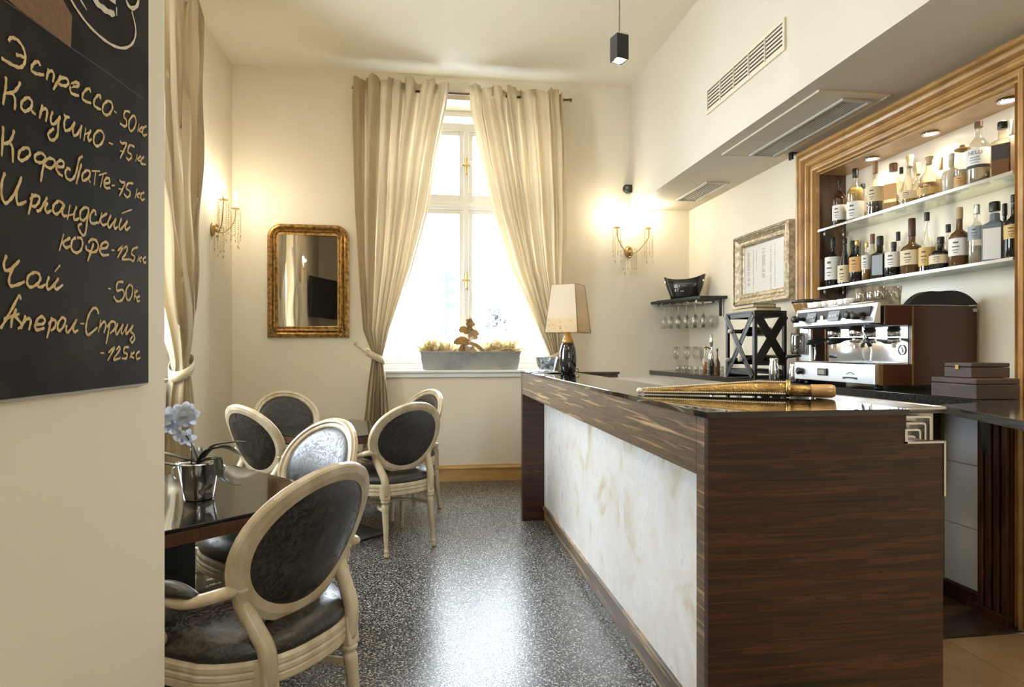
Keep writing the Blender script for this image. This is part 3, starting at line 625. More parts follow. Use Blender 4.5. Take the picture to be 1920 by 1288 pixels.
# cup and saucer drawing with painted corner
m = MB()
pl = [(-60,-150),(215,100),(900,600),(915,200),(800,0),(760,-150)]
m.add([onX(x*S, y*S, PX+.0125)+Vector((.0002,0,0)) for x, y in pl], [tuple(range(len(pl)))]); m.build('painted_corner', noisy('brown_chalk', (0.15,0.075,0.025), (0.19,0.10,0.038), 80, .9), t)
m = MB(); stroke(m, [(-200,-170),(50,5),(500,320),(905,610),(1300,880),(1840,1275)], 0, .0012, .0007); m.build('painted_line', mat('grey_chalk', (.12,.115,.10), .9), t)
m = MB()
stroke(m, [(760,-260),(900,0),(1000,160),(1130,330),(1300,490),(1450,585),(1580,610),(1680,550),(1720,430),(1710,300),(1670,140)], 0, .0052, .0007)
stroke(m, [(880,-260),(1020,0),(1100,130)], 0, (.006,.002), .0008)
stroke(m, [(1050,-260),(1200,0),(1300,100),(1400,165),(1450,170)], 0, (.013,.011), .0009)
stroke(m, [(1475,200),(1475,90)], 0, .006, .0010)
stroke(m, [(1590,-60),(1610,40),(1670,105),(1735,70),(1755,-40),(1700,-120),(1640,-110)], 0, .008, .0011)
stroke(m, [(1440,-250),(1430,-20)], 0, .030, .0012); stroke(m, [(1380,-20),(1460,30)], 0, .012, .0013)
m.build('cup_drawing', chalkw, t)
# ================================================================ curtains
tie = m_curtain('tieback_satin', (0.58,0.48,0.30), (0.5,0.4,0.25), 0.1)
def lerp_tab(tab, z):
    for (z0, v0), (z1, v1) in zip(tab, tab[1:]):
        if (z <= z0 and z >= z1): 
            k = (z0-z)/(z0-z1); return v0+(v1-v0)*k
    return tab[-1][1] if z < tab[-1][0] else tab[0][1]
def curtain_panel(name, label, P, tabL, tabR, ztop, folds, seed, group, depth0=.105, depth1=.05, tiez=1.22, rz=0, base=(0,0)):
    rnd = random.Random(seed); ph = [rnd.uniform(0, 6.28) for _ in range(6)]; am = [rnd.uniform(.5, 1.2) for _ in range(40)]
    t = thing(name, label, 'curtain', P(base[0], base[1], 0), world=True, group=group)
    NU, NV = folds*12+1, 90
    def fn(s, tt):
        z = ztop*(1-tt)+.015*tt
        zz = z
        l, r = lerp_tab(tabL, z), lerp_tab(tabR, z)
        sw = s + .012*math.sin(s*9+ph[0]+z*1.3)
        a = l+(r-l)*sw
        wdt = abs(r-l)
        wamp = am[int(s*folds) % 40]
        D_ = (depth1+(depth0-depth1)*min(1, wdt/.8))
        th_ = 2*PI*folds*s+ph[1]+.25*math.sin(z*2+ph[2])+.9*math.sin(2*PI*1.7*s+ph[0]); sn = math.sin(th_); dep = D_*wamp*math.copysign(abs(sn)**.75, sn)
        dep += .30*D_*math.sin(2*PI*folds*2.3*s+ph[3]+z*.8); a += .35*wdt/folds*math.sin(2*PI*folds*s+ph[1]+1.2)*.4
        dep += .012*math.sin(z*7+s*17+ph[4])*(1-abs(2*tt-1))
        # gathered ruffle at the top
        q = (ztop-z)
        if q < .22:
            f = 1-q/.22; dep = dep*(1-.6*f)+.018*f*math.sin(2*PI*folds*3.1*s+ph[5]+2*math.sin(s*23))
            a += .010*f*math.sin(2*PI*folds*2.2*s+1)
            if q < .001: z = z+.02*math.sin(s*31+ph[2])
        pin = math.exp(-((z-tiez)/.12)**2); dep *= (1-.3*pin)
        a += .006*math.sin(2*PI*folds*s*2+z*3)
        return P(a, dep, z)
    MB().grid(fn, NU, NV).build('curtain_cloth', curtain, t, fixn=False)
    return t
grp = 'champagne satin curtains'
PB = lambda a, d, z: Vector((a, 5.93+d, z))
def tb(lst, Y=5.93): return [(onY(u, v, Y).z, onY(u, v, Y).x) for u, v in lst]
tL = tb([(665,138),(667,240),(670,400),(678,520),(684,620),(700,664),(692,720),(682,800)]); tL.append((0, tL[-1][1]-.02))
tR = tb([(846,160),(838,205),(818,300),(802,400),(775,500),(750,575),(722,655),(718,668),(724,720),(731,800)]); tR.append((0, tR[-1][1]+.02))
zt = onY(760, 150, 5.93).z
curtain_panel('curtain', 'left champagne satin curtain of the back window, tied back at the side', PB, tL, tR, zt, 7, 3, grp, base=(-.55, 0), tiez=1.26)
tL2 = tb([(880,158),(884,210),(902,300),(925,400),(957,500),(990,575),(1024,650),(1030,664),(1024,720),(1022,800)]); tL2.append((0, tL2[-1][1]-.02))
tR2 = tb([(1058,166),(1062,240),(1060,400),(1056,520),(1052,620),(1052,664),(1062,720),(1068,800)]); tR2.append((0, tR2[-1][1]+.02))
curtain_panel('curtain', 'right champagne satin curtain of the back window, behind the table lamp', PB, tL2, tR2, zt-.02, 7, 11, grp, base=(1.1, 0), tiez=1.26)
PL = lambda a, d, z: Vector((XL+.15+d, a, z))
def seg(lst): return [(z, y) for z, y in lst]
curtain_panel('curtain', 'champagne curtain of the left window, beside the chalkboard wall edge', PL, seg([(3.95,3.86),(3.3,3.92),(2.6,4.02),(2.0,4.16),(1.6,4.26),(1.2,4.42),(0.8,4.36),(0,4.28)]), seg([(3.95,4.66),(2.5,4.66),(1.6,4.64),(1.2,4.56),(.8,4.60),(0,4.62)]), 3.86, 7, 5, grp, base=(4.4, 0), tiez=1.2)
curtain_panel('curtain', 'champagne curtain at the near side of the left window, seen in the mirror', PL, seg([(3.95,2.70),(2.5,2.70),(1.6,2.72),(1.2,2.76),(.8,2.74),(0,2.73)]), seg([(3.95,3.30),(3.3,3.26),(2.6,3.18),(2.0,3.06),(1.6,2.96),(1.2,2.86),(.8,2.94),(0,2.98)]), 3.86, 7, 8, grp, base=(2.9, 0), tiez=1.2)
def rod(P, a0, a1, z, label):
    t = thing('curtain_rail', label, 'curtain rail', P(a0, 0, z), world=True)
    MB().tube([P(a0, 0, z), P(a1, 0, z)], .012, 10).build('rod', darkwood, t)
    for a in (a0+.06, a1-.06):
        MB().tube([P(a, 0, z), P(a, .16, z)], .008, 8).build('bracket', darkwood, t)
    for a in (a0, a1): MB().sphere(P(a, 0, z), .02, 10, 8).build('finial', darkwood, t)
rod(lambda a, d, z: Vector((a, 5.995+d*.6, z)), onY(662,150,5.93).x, onY(1072,168,5.93).x, zt-.075, 'dark curtain rail above the back window')
rod(lambda a, d, z: Vector((XL+.10-d*.6, a, z)), 2.60, 4.70, 3.80, 'dark curtain rail above the left window')
def tieback(label, C, rx, ry, anchor, tilt, tilta=0):
    t = thing('curtain_tieback', label, 'tieback', C, world=True, group='curtain tiebacks')
    m = MB(); vs = []; n = 28
    for i in range(n):
        a = 2*PI*i/n; x = C[0]+rx*math.cos(a); y = C[1]+ry*math.sin(a); zc = C[2]+tilt*(x-C[0])+tilta*(y-C[1])
        vs += [(x, y, zc-.035), (x*1.0, y, zc+.035)]
    fs = [(2*i, (2*i+2)%(2*n), (2*i+3)%(2*n), 2*i+1) for i in range(n)]
    m.add(vs, fs, True).build('band', tie, t, solid=.004)
    MB().tube([anchor[0], anchor[1]], .009, 8).build('cord', tie, t)
    MB().sphere(anchor[0], .014, 8, 6).build('hook', brass, t)
c1 = onY(704, 664, 5.93)
tieback('tieback around the left curtain of the back window', (c1.x, 5.93, c1.z-.02), .085, .075, ((c1.x-.20, YB-.015, c1.z+.10), (c1.x-.08, 5.96, c1.z+.01)), -.5)
c1 = onY(1041, 664, 5.93)
tieback('tieback around the right curtain of the back window', (c1.x, 5.93, c1.z-.02), .085, .075, ((c1.x+.20, YB-.015, c1.z+.10), (c1.x+.08, 5.96, c1.z+.01)), .5)
tieback('tieback around the left window curtain beside the chalkboard wall', (XL+.15, 4.49, 1.18), .075, .10, ((XL+.012, 4.72, 1.30), (XL+.1, 4.58, 1.20)), 0, .6)
tieback('tieback around the near left-window curtain, seen in the mirror', (XL+.15, 2.81, 1.18), .075, .09, ((XL+.012, 2.60, 1.30), (XL+.1, 2.73, 1.20)), 0, -.6)
# ================================================================ chairs
def turned_leg(x, y, ztop, sx, sy):
    """fluted tapered leg leaning outwards a little"""
    m = MB()
    M = Matrix.Translation((x, y, 0)) @ Matrix(((1,0,-sx,0),(0,1,-sy,0),(0,0,1,0),(0,0,0,1)))
    M = Matrix.Translation((x, y, 0)) @ Matrix(((1,0,-sx/ztop,sx),(0,1,-sy/ztop,sy),(0,0,1,0),(0,0,0,1)))
    n = 16; prof = [(.010,0),(.015,.006),(.017,.018),(.012,.03),(.0165,.036),(.0165,.044),(.012,.05),(.013,.06),(.023,ztop-.10),(.024,ztop-.085),(.018,ztop-.078),(.018,ztop-.070),(.027,ztop-.062),(.027,ztop-.052),(.020,ztop-.046)]
    vs = []; fs = []
    for j, (r, z) in enumerate(prof):
        fl = .90 if 7 <= j <= 8 else 1.0
        for i in range(n):
            a = 2*PI*i/n; q = r*(fl if i % 2 else 1.0); vs.append((q*math.cos(a), q*math.sin(a), z))
    for j in range(len(prof)-1):
        for i in range(n): fs.append((j*n+i, j*n+(i+1)%n, (j+1)*n+(i+1)%n, (j+1)*n+i))
    fs.append(tuple(reversed(range(n))))
    m.add(vs, fs, True, M); m.box(-.025, .025, -.025, .025, ztop-.047, ztop+.045, M=M, b=.004)
    return m
def seat_outline(k=1.0, n=40):
    pts = []
    for i in range(n):
        a = 2*PI*i/n; c, s_ = math.cos(a), math.sin(a)
        x = .285*math.copysign(abs(c)**.72, c); y = .265*math.copysign(abs(s_)**.62, s_)
        x *= (1+.10*(y/.265)) if y > -.1 else (1+.10*(y/.265))-.14*(abs(y+.1)/.165)
        if y > 0: y += .02*(1-(x/.3)**2)
        pts.append((x*k, y*k))
    return pts
def loft(mb, rings, cap=True, smooth=True):
    n = len(rings[0]); vs = [p for r in rings for p in r]
    fs = [(j*n+i, j*n+(i+1)%n, (j+1)*n+(i+1)%n, (j+1)*n+i) for j in range(len(rings)-1) for i in range(n)]
    mb.add(vs, fs, smooth)
    if cap: mb.add(rings[0], [tuple(reversed(range(n)))]); mb.add(rings[-1], [tuple(range(n))])
def make_chair(label):
    t = thing('dining_armchair', label, 'chair', (0,0,0))
    ZR = .40
    for (x, y, sx, sy) in ((-.225,.215,-.005,.012), (.225,.215,.005,.012), (-.165,-.225,-.012,-.045), (.165,-.225,.012,-.045)):
        turned_leg(x, y, ZR, sx, sy).build('leg', chairwood, t)
    m = MB(); o = seat_outline()
    prof = [(.90,ZR-.028),(.985,ZR-.028),(1.0,ZR-.022),(1.0,ZR-.006),(.985,ZR-.002),(1.005,ZR+.004),(1.005,ZR+.014),(.985,ZR+.019),(1.0,ZR+.025),(1.0,ZR+.038),(.97,ZR+.048),(.90,ZR+.048)]
    loft(m, [[(x*k, y*k, z) for x, y in o] for k, z in prof], smooth=False); m.build('seat_rail', chairwood, t)
    m = MB(); loft(m, [[(x*k, y*k, z) for x, y in o] for k, z in ((.955,ZR+.040),(.985,ZR+.055),(.975,ZR+.075),(.90,ZR+.098),(.72,ZR+.116),(.40,ZR+.126),(.05,ZR+.128))]); m.build('seat_cushion', fabric, t)
    # oval back, reclining
    CZ, A, B = .735, .235, .215; tilt = .36; yb = -.250
    def bk(x, zz, off):   # zz relative to centre; off normal towards front
        return Vector((x*(1+.22*zz), yb-tilt*zz*1.0+off*.95 + .9*x*x, CZ+zz*.97+off*tilt*.9))
    m = MB(); n = 48
    fp = [(-.024,.012),(-.026,.0),(-.024,-.014),(.0,-.018),(.022,-.016),(.026,-.010),(.026,.004),(.018,.010),(.014,.019),(.004,.021),(-.002,.015),(-.010,.019),(-.018,.018)]
    rings = []
    for i in range(n):
        a = 2*PI*i/n; ca, sa = math.cos(a), math.sin(a)
        rings.append([bk((A+r)*ca, (B+r)*sa, o_) for r, o_ in [(q[0], q[1]) for q in fp]])
    k = len(fp); vs = [p for r in rings for p in r]
    fs = [(i*k+j, ((i+1)%n)*k+j, ((i+1)%n)*k+(j+1)%k, i*k+(j+1)%k) for i in range(n) for j in range(k)]
    m.add(vs, fs, False); m.build('back_frame', chairwood, t)
    m = MB(); rf = []
    for (q, o_) in ((1.0,.010),(.95,.020),(.8,.030),(.5,.037),(.15,.040),(.01,.040)):
        rf.append([bk((A-.022)*q*math.cos(2*PI*i/n), (B-.022)*q*math.sin(2*PI*i/n), o_) for i in range(n)])
    loft(m, rf, False); m.build('back_upholstery', fabric, t)
    m = MB(); rf = []
    for (q, o_) in ((1.0,-.010),(.96,-.0125),(.5,-.014),(.01,-.0145)):
        rf.append([bk((A-.022)*q*math.cos(2*PI*i/n), (B-.022)*q*math.sin(2*PI*i/n), o_) for i in range(n)])
    loft(m, rf, False); m.build('rear_upholstery', fabric, t)
    for s in (-1, 1):
        # stile joining the oval to the seat rail
        q = bk(s*.20, -.135, 0); q2 = bk(s*.172, -.19, 0)
        pts = catmull([bk(s*.212, -.08, 0), bk(s*.200, -.135, 0), (s*.182, yb+.050, .54), (s*.170, -.236, .47), (s*.165, -.230, .375)], 5)
        MB().tube(pts, [.022+.004*(i/(len(pts)-1)) for i in range(len(pts))], 8).build('stile', chairwood, t)
        # arm, pad and support
        p0 = bk(s*.235, -.09, 0)
        arm = catmull([p0, (s*.262, -.17, .650), (s*.292, -.07, .622), (s*.303, .04, .628), (s*.292, .115, .640), (s*.278, .135, .618)], 6)
        na = len(arm)
        MB().tube(arm, [.017 if i < na*.75 else .021 for i in range(na)], 10, sx=1.25).build('arm', chairwood, t)
        pad = catmull([(s*.283, -.105, .640), (s*.297, -.05, .652), (s*.304, .01, .652), (s*.302, .055, .645)], 5); npd = len(pad)
        MB().tube(pad, [.006+.017*math.sin(PI*(i+.5)/npd) for i in range(npd)], 10, sx=1.15).build('arm_pad', fabric, t)
        sup = catmull([(s*.294, .095, .630), (s*.300, .06, .565), (s*.285, .045, .50), (s*.262, .10, .435), (s*.255, .12, .40)], 5)
        MB().tube(sup, [.017,.016,.015,.0145,.014]*4+[.016], 8).build('arm_support', chairwood, t) if len(sup) == 21 else MB().tube(sup, .0155, 8).build('arm_support', chairwood, t)
    # two bowed stretchers meeting in the middle
    MB().tube([(.222*math.sin(a), .215-.21*math.cos(a)**1, .285) for a in [(-PI/2+PI*i/20) for i in range(21)]], .011, 8, sx=1.4).build('stretcher', chairwood, t)
    MB().tube([(.172*math.sin(a), -.235+.22*math.cos(a), .285) for a in [(-PI/2+PI*i/20) for i in range(21)]], .011, 8, sx=1.4).build('stretcher', chairwood, t)
    return t
base_chair = make_chair('cream oval-back armchair nearest the viewer, its dark back turned to us')
def place_chair(back, face, label=None, first=False, off=.27):
    f = Vector(face).normalized(); c = Vector(back)+f*off
    o = base_chair if first else copy_tree(base_chair)
    o.location = (c.x, c.y, 0); o.rotation_euler = (0, 0, math.atan2(-f.x, f.y))
    if label: o['label'] = label
    o['group'] = 'oval-back armchairs around the tables'
    return o
place_chair((-.31,1.88), (-.83,.56), first=True)
place_chair((-.47,3.02), (-.69,-.72), 'cream oval-back armchair facing us behind the near table, left of the potted orchid chair line'.replace(', left of the potted orchid chair line', ', with silvery back pad'))
place_chair((-1.10,3.97), (.66,.75), 'white oval-back armchair turned sideways beyond the orchid, left of the far table')
place_chair((-1.13,5.12), (.45,-.89), 'oval-back armchair facing us in the back left corner behind the far table')
place_chair((-.10,4.00), (-.55,.84), 'oval-back armchair with dark rear at the right side of the far table')
place_chair((.00,5.20), (-.80,-.60), 'oval-back armchair under the window, mostly hidden behind another chair')
# ================================================================ tables
def table(label, cx, cyy, ang, s):
    t = thing('dining_table', label, 'table', (cx, cyy, 0), ang)
    h = s/2
    MB().box(-h, h, -h, h, .737, .750, b=.003).build('tabletop', tabletopm, t)
    MB().box(-h+.001, h-.001, -h+.001, h-.001, .695, .7365, b=.002).build('edge_band', darkwood, t)
    MB().box(-.06, .06, -.06, .06, .03, .694, b=.004).build('column', blackm, t)
    MB().box(-.23, .23, -.23, .23, .0, .018, b=.004).box(-.08,.08,-.08,.08,.018,.034, b=.003).build('foot_plate', blackm, t)
    return t
table('square black glossy table with the orchid on it, nearest the viewer', -.945, 2.453, math.radians(42), .90)
table('square dark table beneath the back window among four chairs', -.60, 4.42, math.radians(43), .82)
# ================================================================ orchid
ox, oy = -.835, 2.41
t = thing('potted_orchid', 'white flowering orchid in a small silver bucket on the near table', 'potted plant', (ox, oy, .7505))
MB().lathe([(.0,.0),(.048,.0),(.052,.004),(.054,.03),(.072,.128),(.078,.131),(.078,.137),(.070,.137),(.068,.125),(.05,.02),(.0,.018)], (0,0,0), 32, cap=False).build('bucket', chrome, t)
for s in (-1,1):
    M = Matrix.Rotation(math.radians(12), 4, 'Z')
    MB().tube([(s*(.076+.012*math.sin(a)), 0, .098-.018*math.cos(a)*1.2) for a in [PI*i/10 for i in range(11)]], .0035, 8, M=M).build('bucket_handle', chrome, t)
MB().lathe([(.0,.118),(.066,.118),(.03,.128),(.0,.13)], (0,0,0), 16, cap=False).build('soil', noisy('bark', (.04,.02,.01), (.12,.06,.03), 60, .9), t)
leafm = mat('orchid_leaf', (0.022,0.030,0.014), 0.3); petal = m_curtain('orchid_petal', (0.62,0.66,0.74), (0.5,0.55,0.65), 0.35)
def leaf(mb, pts, wd, up=(0,0,1), cup=.3):
    q = catmull(pts, 5); n = len(q); rows = []
    for i, p in enumerate(q):
        d = (q[min(i+1,n-1)]-q[max(i-1,0)]).normalized(); sd = d.cross(Vector(up)); sd = sd.normalized() if sd.length > 1e-4 else Vector((1,0,0)); nn = sd.cross(d)
        ww = wd*math.sin(PI*min(.98, .12+.86*i/(n-1)))**.7
        rows += [p-sd*ww+nn*ww*cup, p-sd*ww*.5+nn*ww*cup*.3, p, p+sd*ww*.5+nn*ww*cup*.3, p+sd*ww+nn*ww*cup]
    fs = [(5*i+j, 5*i+j+1, 5*i+j+6, 5*i+j+5) for i in range(n-1) for j in range(4)]
    mb.add(rows, fs, True)
for pts, w_ in (([(0,0,.13),(.05,-.01,.19),(.11,-.02,.205),(.17,-.03,.21)], .016), ([(0,0,.13),(.05,-.03,.18),(.11,-.05,.19),(.165,-.06,.165)], .024),
               ([(0,0,.13),(.04,-.04,.15),(.085,-.07,.155),(.10,-.09,.10),(.14,-.10,.07),(.18,-.11,.068)], .016),
               ([(0,0,.13),(-.05,-.02,.15),(-.11,-.03,.17),(-.17,-.03,.185)], .020), ([(0,0,.13),(-.05,-.03,.125),(-.11,-.05,.14),(-.17,-.06,.165)], .020), ([(0,0,.13),(-.03,.06,.17),(-.05,.13,.17)], .02)):
    m = MB(); leaf(m, pts, w_); m.build('leaf', leafm, t, solid=.0015)
stemm = mat('orchid_stem', (.06,.05,.025), .5)
MB().tube(catmull([(0,0,.13),(-.015,.0,.18),(-.04,0,.225),(-.065,0,.25),(-.08,0,.27)], 6), .0028, 6).build('stem', stemm, t)
MB().tube([(-.02,-.02,.12),(-.018,-.02,.21)], .0022, 6).build('support_stick', stemm, t)
random.seed(21)
for k in range(15):
    c = Vector((-.075+random.uniform(-.045,.045), random.uniform(-.02,.02), .275+random.uniform(-.055,.055)))
    m = MB(); ax = Vector((random.uniform(-.6,.6), -1, random.uniform(-.5,.5))).normalized(); e1 = ax.orthogonal().normalized(); e2 = ax.cross(e1)
    for j in range(5):
        a = 2*PI*j/5+random.uniform(-.2,.2); d = e1*math.cos(a)+e2*math.sin(a)
        leaf(m, [c, c+d*.017+ax*.006, c+d*.036], .013, up=ax[:], cup=.2)
    m.build('blossom', petal, t)
random.seed(9)
# ================================================================ planter on the sill
zn = noisy('zinc', (.30,.31,.31), (.44,.44,.42), 6, .4, .5)
pl0, pl1 = onY(788, 690, 6.2), onY(974, 690, 6.2); pc = (pl0.x+pl1.x)/2; hw = (pl1.x-pl0.x)/2; PZ = 1.101
t = thing('window_box', 'grey zinc trough planter on the window sill', 'planter', (pc, 6.2, PZ))
def trough(k0, k1, z0, z1): return [[(sx*(hw-.03+.03*k), sy*(.075+.02*k), z) for sx, sy in ((-1,-1),(1,-1),(1,1),(-1,1))] for k, z in ((k0,z0),(k1,z1))]
m = MB(); o_ = trough(0,1,0,.175); loft(m, [o_[0], o_[1], [(x*1.0+(.012 if x>0 else -.012), y+(.008 if y>0 else -.008), .175) for x,y,z in o_[1]], [(x+(.012 if x>0 else -.012), y+(.008 if y>0 else -.008), .185) for x,y,z in o_[1]], [(x*.98, y*.9, .185) for x,y,z in o_[1]], [(x*.97, y*.85, .15) for x,y,z in o_[1]]], True, False)
m.build('trough', zn, t)
grassm = m_curtain('straw_leaf', (.50,.38,.18), (.72,.60,.36), 0.42); big = m_curtain('amber_leaf', (.26,.16,.06), (.50,.33,.13), 0.25)
def sprigs(label, cx, nn, spread, hh, seed):
    r = random.Random(seed); tt = thing('trailing_plant', label, 'plant', (pc+cx, 6.2, PZ+.15))
    for g in range(4):
        m = MB()
        for k in range(nn//4):
            a = r.uniform(0, 2*PI); el = r.uniform(.15, 1.3); L = r.uniform(.5, 1)*hh
            b0 = Vector((r.uniform(-.6,.6)*spread, r.uniform(-.04,.04), .02)); d = Vector((math.cos(a)*math.cos(el), .35*math.sin(a)*math.cos(el), math.sin(el)))
            leaf(m, [b0, b0+d*L*.5, b0+d*L+Vector((0,0,-.25*L*math.cos(el)))], r.uniform(.006,.013), up=(.3,-1,.2))
        m.build('foliage', grassm, tt)['kind'] = 'stuff'
sprigs('straw coloured trailing plant at the left end of the window planter', -.33, 170, .24, .22, 1)
sprigs('straw coloured trailing plant at the right end of the window planter', .28, 190, .28, .24, 2)
tt = thing('broadleaf_plant', 'tall amber broad-leaved plant in the middle of the window planter', 'plant', (pc-.02, 6.2, PZ+.15))
MB().tube([(0,0,.0),(0,0,.14),(.01,0,.30)], .009, 8).build('stem', grassm, tt)
for (b0, d, L, w_) in (((0,-.02,.12),(-1,-.3,.1),.16,.045),((0,-.02,.06),(-.6,-.5,-.1),.13,.045),((0,-.02,.06),(.35,-.7,-.25),.12,.04),((0,-.02,.12),(1,-.3,-.5),.19,.022),((0,0,.22),(-.9,-.3,.35),.11,.038),((.01,0,.27),(.2,-.3,1),.12,.03),((0,0,.2),(.8,-.3,.15),.11,.04),((0,0,.16),(.55,-.6,.1),.12,.045),((0,0,.1),(-.15,-.8,-.4),.12,.04),((.01,0,.28),(-.4,-.2,.9),.09,.03),((0,0,.25),(.5,-.4,.5),.11,.035)):
    m = MB(); B = Vector(b0); dd = Vector(d).normalized(); leaf(m, [B, B+dd*L*.5+Vector((0,0,.012)), B+dd*L+Vector((0,0,-.02))], w_, up=(.1,-1,.35), cup=.25); m.build('leaf', big, tt, solid=.001)
# ================================================================ the front bar
BX, BN, BF, BH = 0.72, 1.50, 4.67, 1.14
t = thing('bar_counter', 'long bar counter with pearly front panel and dark striped wood frame', 'bar counter', (BX, BN, 0), world=True)
cp = [(BX-.006, BN-.006), (1.295, BN-.006), (1.295, 2.10), (1.05, 2.10), (1.05, 4.40), (1.06, 4.40), (1.06, BF), (BX-.006, BF)]
MB().prism(cp, BH-.017, BH, 'z').build('countertop', blackgloss, t, bev=.0015)
MB().box(BX, BX+.035, BN+.07, BF-.07, .965, BH-.0175, b=.001).build('front_beam', ebony_glare, t)
ep = [(BX, 0), (1.40, 0), (1.40, 1.045), (1.288, 1.045), (1.288, BH-.0175), (BX, BH-.0175)]
MB().prism(ep, BN, BN+.02, 'y').build('end_panel', ebony, t)
MB().box(BX, BX+.16, BN+.0205, BN+.069, 0, BH-.018, b=.001).build('front_leg', ebony_glare, t)
MB().box(BX+.161, 1.285, BN+.0205, BN+.06, 0, 1.04).build('end_lining', ebony, t)
MB().box(BX, BX+.17, BF-.069, BF, 0.0, BH-.018, b=.001).build('far_leg', ebony, t)
MB().box(BX+.036, BX+.17, BN+.07, BF-.07, .950, .964, b=.001).build('beam_underside', ebony, t)
MB().box(.893, .915, BN+.07, BF-.07, .115, .949).build('pearl_panel', onyx, t)
MB().box(.889, .915, BF-.14, BF-.0705, .116, .949).build('panel_edge_strip', onyx, t)
MB().box(.878, .915, BN+.07, BF-.07, .085, .114, b=.003).build('skirting_ledge', ebony_glare, t)
MB().box(.887, .915, BN+.07, BF-.07, .0, .084, b=.003).build('skirting', ebony_glare, t)
MB().box(BX+.19, BX+.20, BN+.25, BN+1.9, .955-.012, .949).build('panel_top_strip', chrome, t)
MB().box(1.06, 1.40, 4.38, 4.67, 1.085, 1.122, b=.001).build('far_wing_edge', darkwood, t)
MB().box(1.061, 1.41, 4.37, 4.67, 1.1225, 1.139, b=.001).build('far_wing_top', blackgloss, t)
MB().box(1.06, 1.38, 4.40, 4.66, 0, 1.084).build('far_wing_body', ebony, t)
MB().box(.9155, 1.05, BN+.07, 4.37, 0, 1.122).build('back_carcass', blackm, t)
m = MB(); m.box(1.282, 1.290, BN-.003, BN+.3, 1.045, 1.085).box(1.282, 1.402, BN-.003, BN+.02, 1.0455, 1.051).box(1.4005, 1.406, BN-.003, BN+.02, .90, 1.051)
m.build('steel_edging', steel, t, label='bright metal edging around the notch')
MB().box(1.291, 1.40, BN+.0205, BN+.30, 1.02, 1.0448).build('notch_ledge', darkwood, t)
# stainless sink unit behind the bar
t = thing('steel_sink_unit', 'stainless steel under-bar unit with rolled edges behind the bar end', 'sink unit', (1.4, 2.5, 0), world=True)
MB().box(1.06, 1.79, 2.14, 4.3, 1.078, 1.10, b=.006).box(1.30, 1.79, 1.92, 2.14, 1.078, 1.10, b=.006).build('worktop', steelb, t)
MB().tube([(1.795, 1.92, 1.092), (1.795, 4.3, 1.092)], .011, 10).tube([(1.30, 1.918, 1.092), (1.79, 1.918, 1.092)], .011, 10).build('rolled_edge', steelb, t)
for k in range(4):
    a = .022*k; m = MB(); P = lambda q, b_, h: Vector((q, 1.93+h, b_))
    sweep_frame(m, 1.45+a, 1.745-a, .90+a, 1.070-a, .012, [(0,0),(0,-.012-.002*k),(.007,-.012-.002*k),(.007,.05)], P, 3); m.build('channel_rim', steel, t)
MB().box(1.31, 1.78, 1.95, 4.25, .0, 1.077).build('cabinet_body', steelb, t)
# ---- gilded tapering ornament lying on the bar
a_, b_ = Vector((.757, 2.13, 0)), Vector((1.325, 1.845, 0)); ang = math.atan2(b_.y-a_.y, b_.x-a_.x); L = (b_-a_).length
goldo = noisy('burnished_gold_weave', (0.13,0.065,0.018), (0.62,0.40,0.13), 16, 0.25, 0.7, sv=(.6, 6, 6), bump=.5, bscale=140)
t = thing('gilded_baton', 'long gilded tapering beaded ornament with wooden handle lying on the bar', 'ornament', (a_.x, a_.y, BH+.001), ang)
def tap(x): k = x/L; return .0075+(.0245-.0075)*min(1, k/.62) if k < .80 else .024
m = MB(); pts = [(x*L, 0, .0) for x in [i/30 for i in range(1, 24)]]
vs = []; n = 14; rows = []
for p in pts:
    r = tap(p[0]); rows.append([Vector((p[0], r*1.05*math.cos(2*PI*i/n), r+.002+r*math.sin(2*PI*i/n))) for i in range(n)])
loft(m, rows); m.build('tapered_body', goldo, t)
m = MB()
for i in range(66):
    x = L*(.03+.74*i/66); r = tap(x)
    for (yy, zz) in ((r*.75, 2*r+.0025-r*.34), (-r*1.02, .006+r*.3), (-.2*r, 2*r+.003)): m.sphere((x, yy, zz), .0036, 6, 4)
m.build('bead_trim', mat('pale_beads', (.72,.62,.42), .3), t)['kind'] = 'stuff'
MB().sphere((.004, 0, .012), .011, 12, 8).build('tip_ball', mat('white_tip', (.8,.78,.72), .2), t, label='white ball tip')
RX = Matrix.Rotation(PI/2, 4, 'Y')
def xcyl(prof, z): return MB().lathe(prof, (0,0,0), 20, M=Matrix.Translation((0,0,z)) @ RX)
xcyl([(.025,L*.765),(.029,L*.77),(.029,L*.785),(.024,L*.79)], .029).build('collar', brass, t)
xcyl([(.0195,L*.79),(.0195,L*.885)], .0225).build('woven_grip', goldo, t)
xcyl([(.020,L*.886),(.022,L*.89),(.021,L*.90),(.022,L*.91),(.021,L*.92),(.022,L*.93),(.022,L*.985),(.018,L*1.0)], .0235).build('handle', goldwood, t)
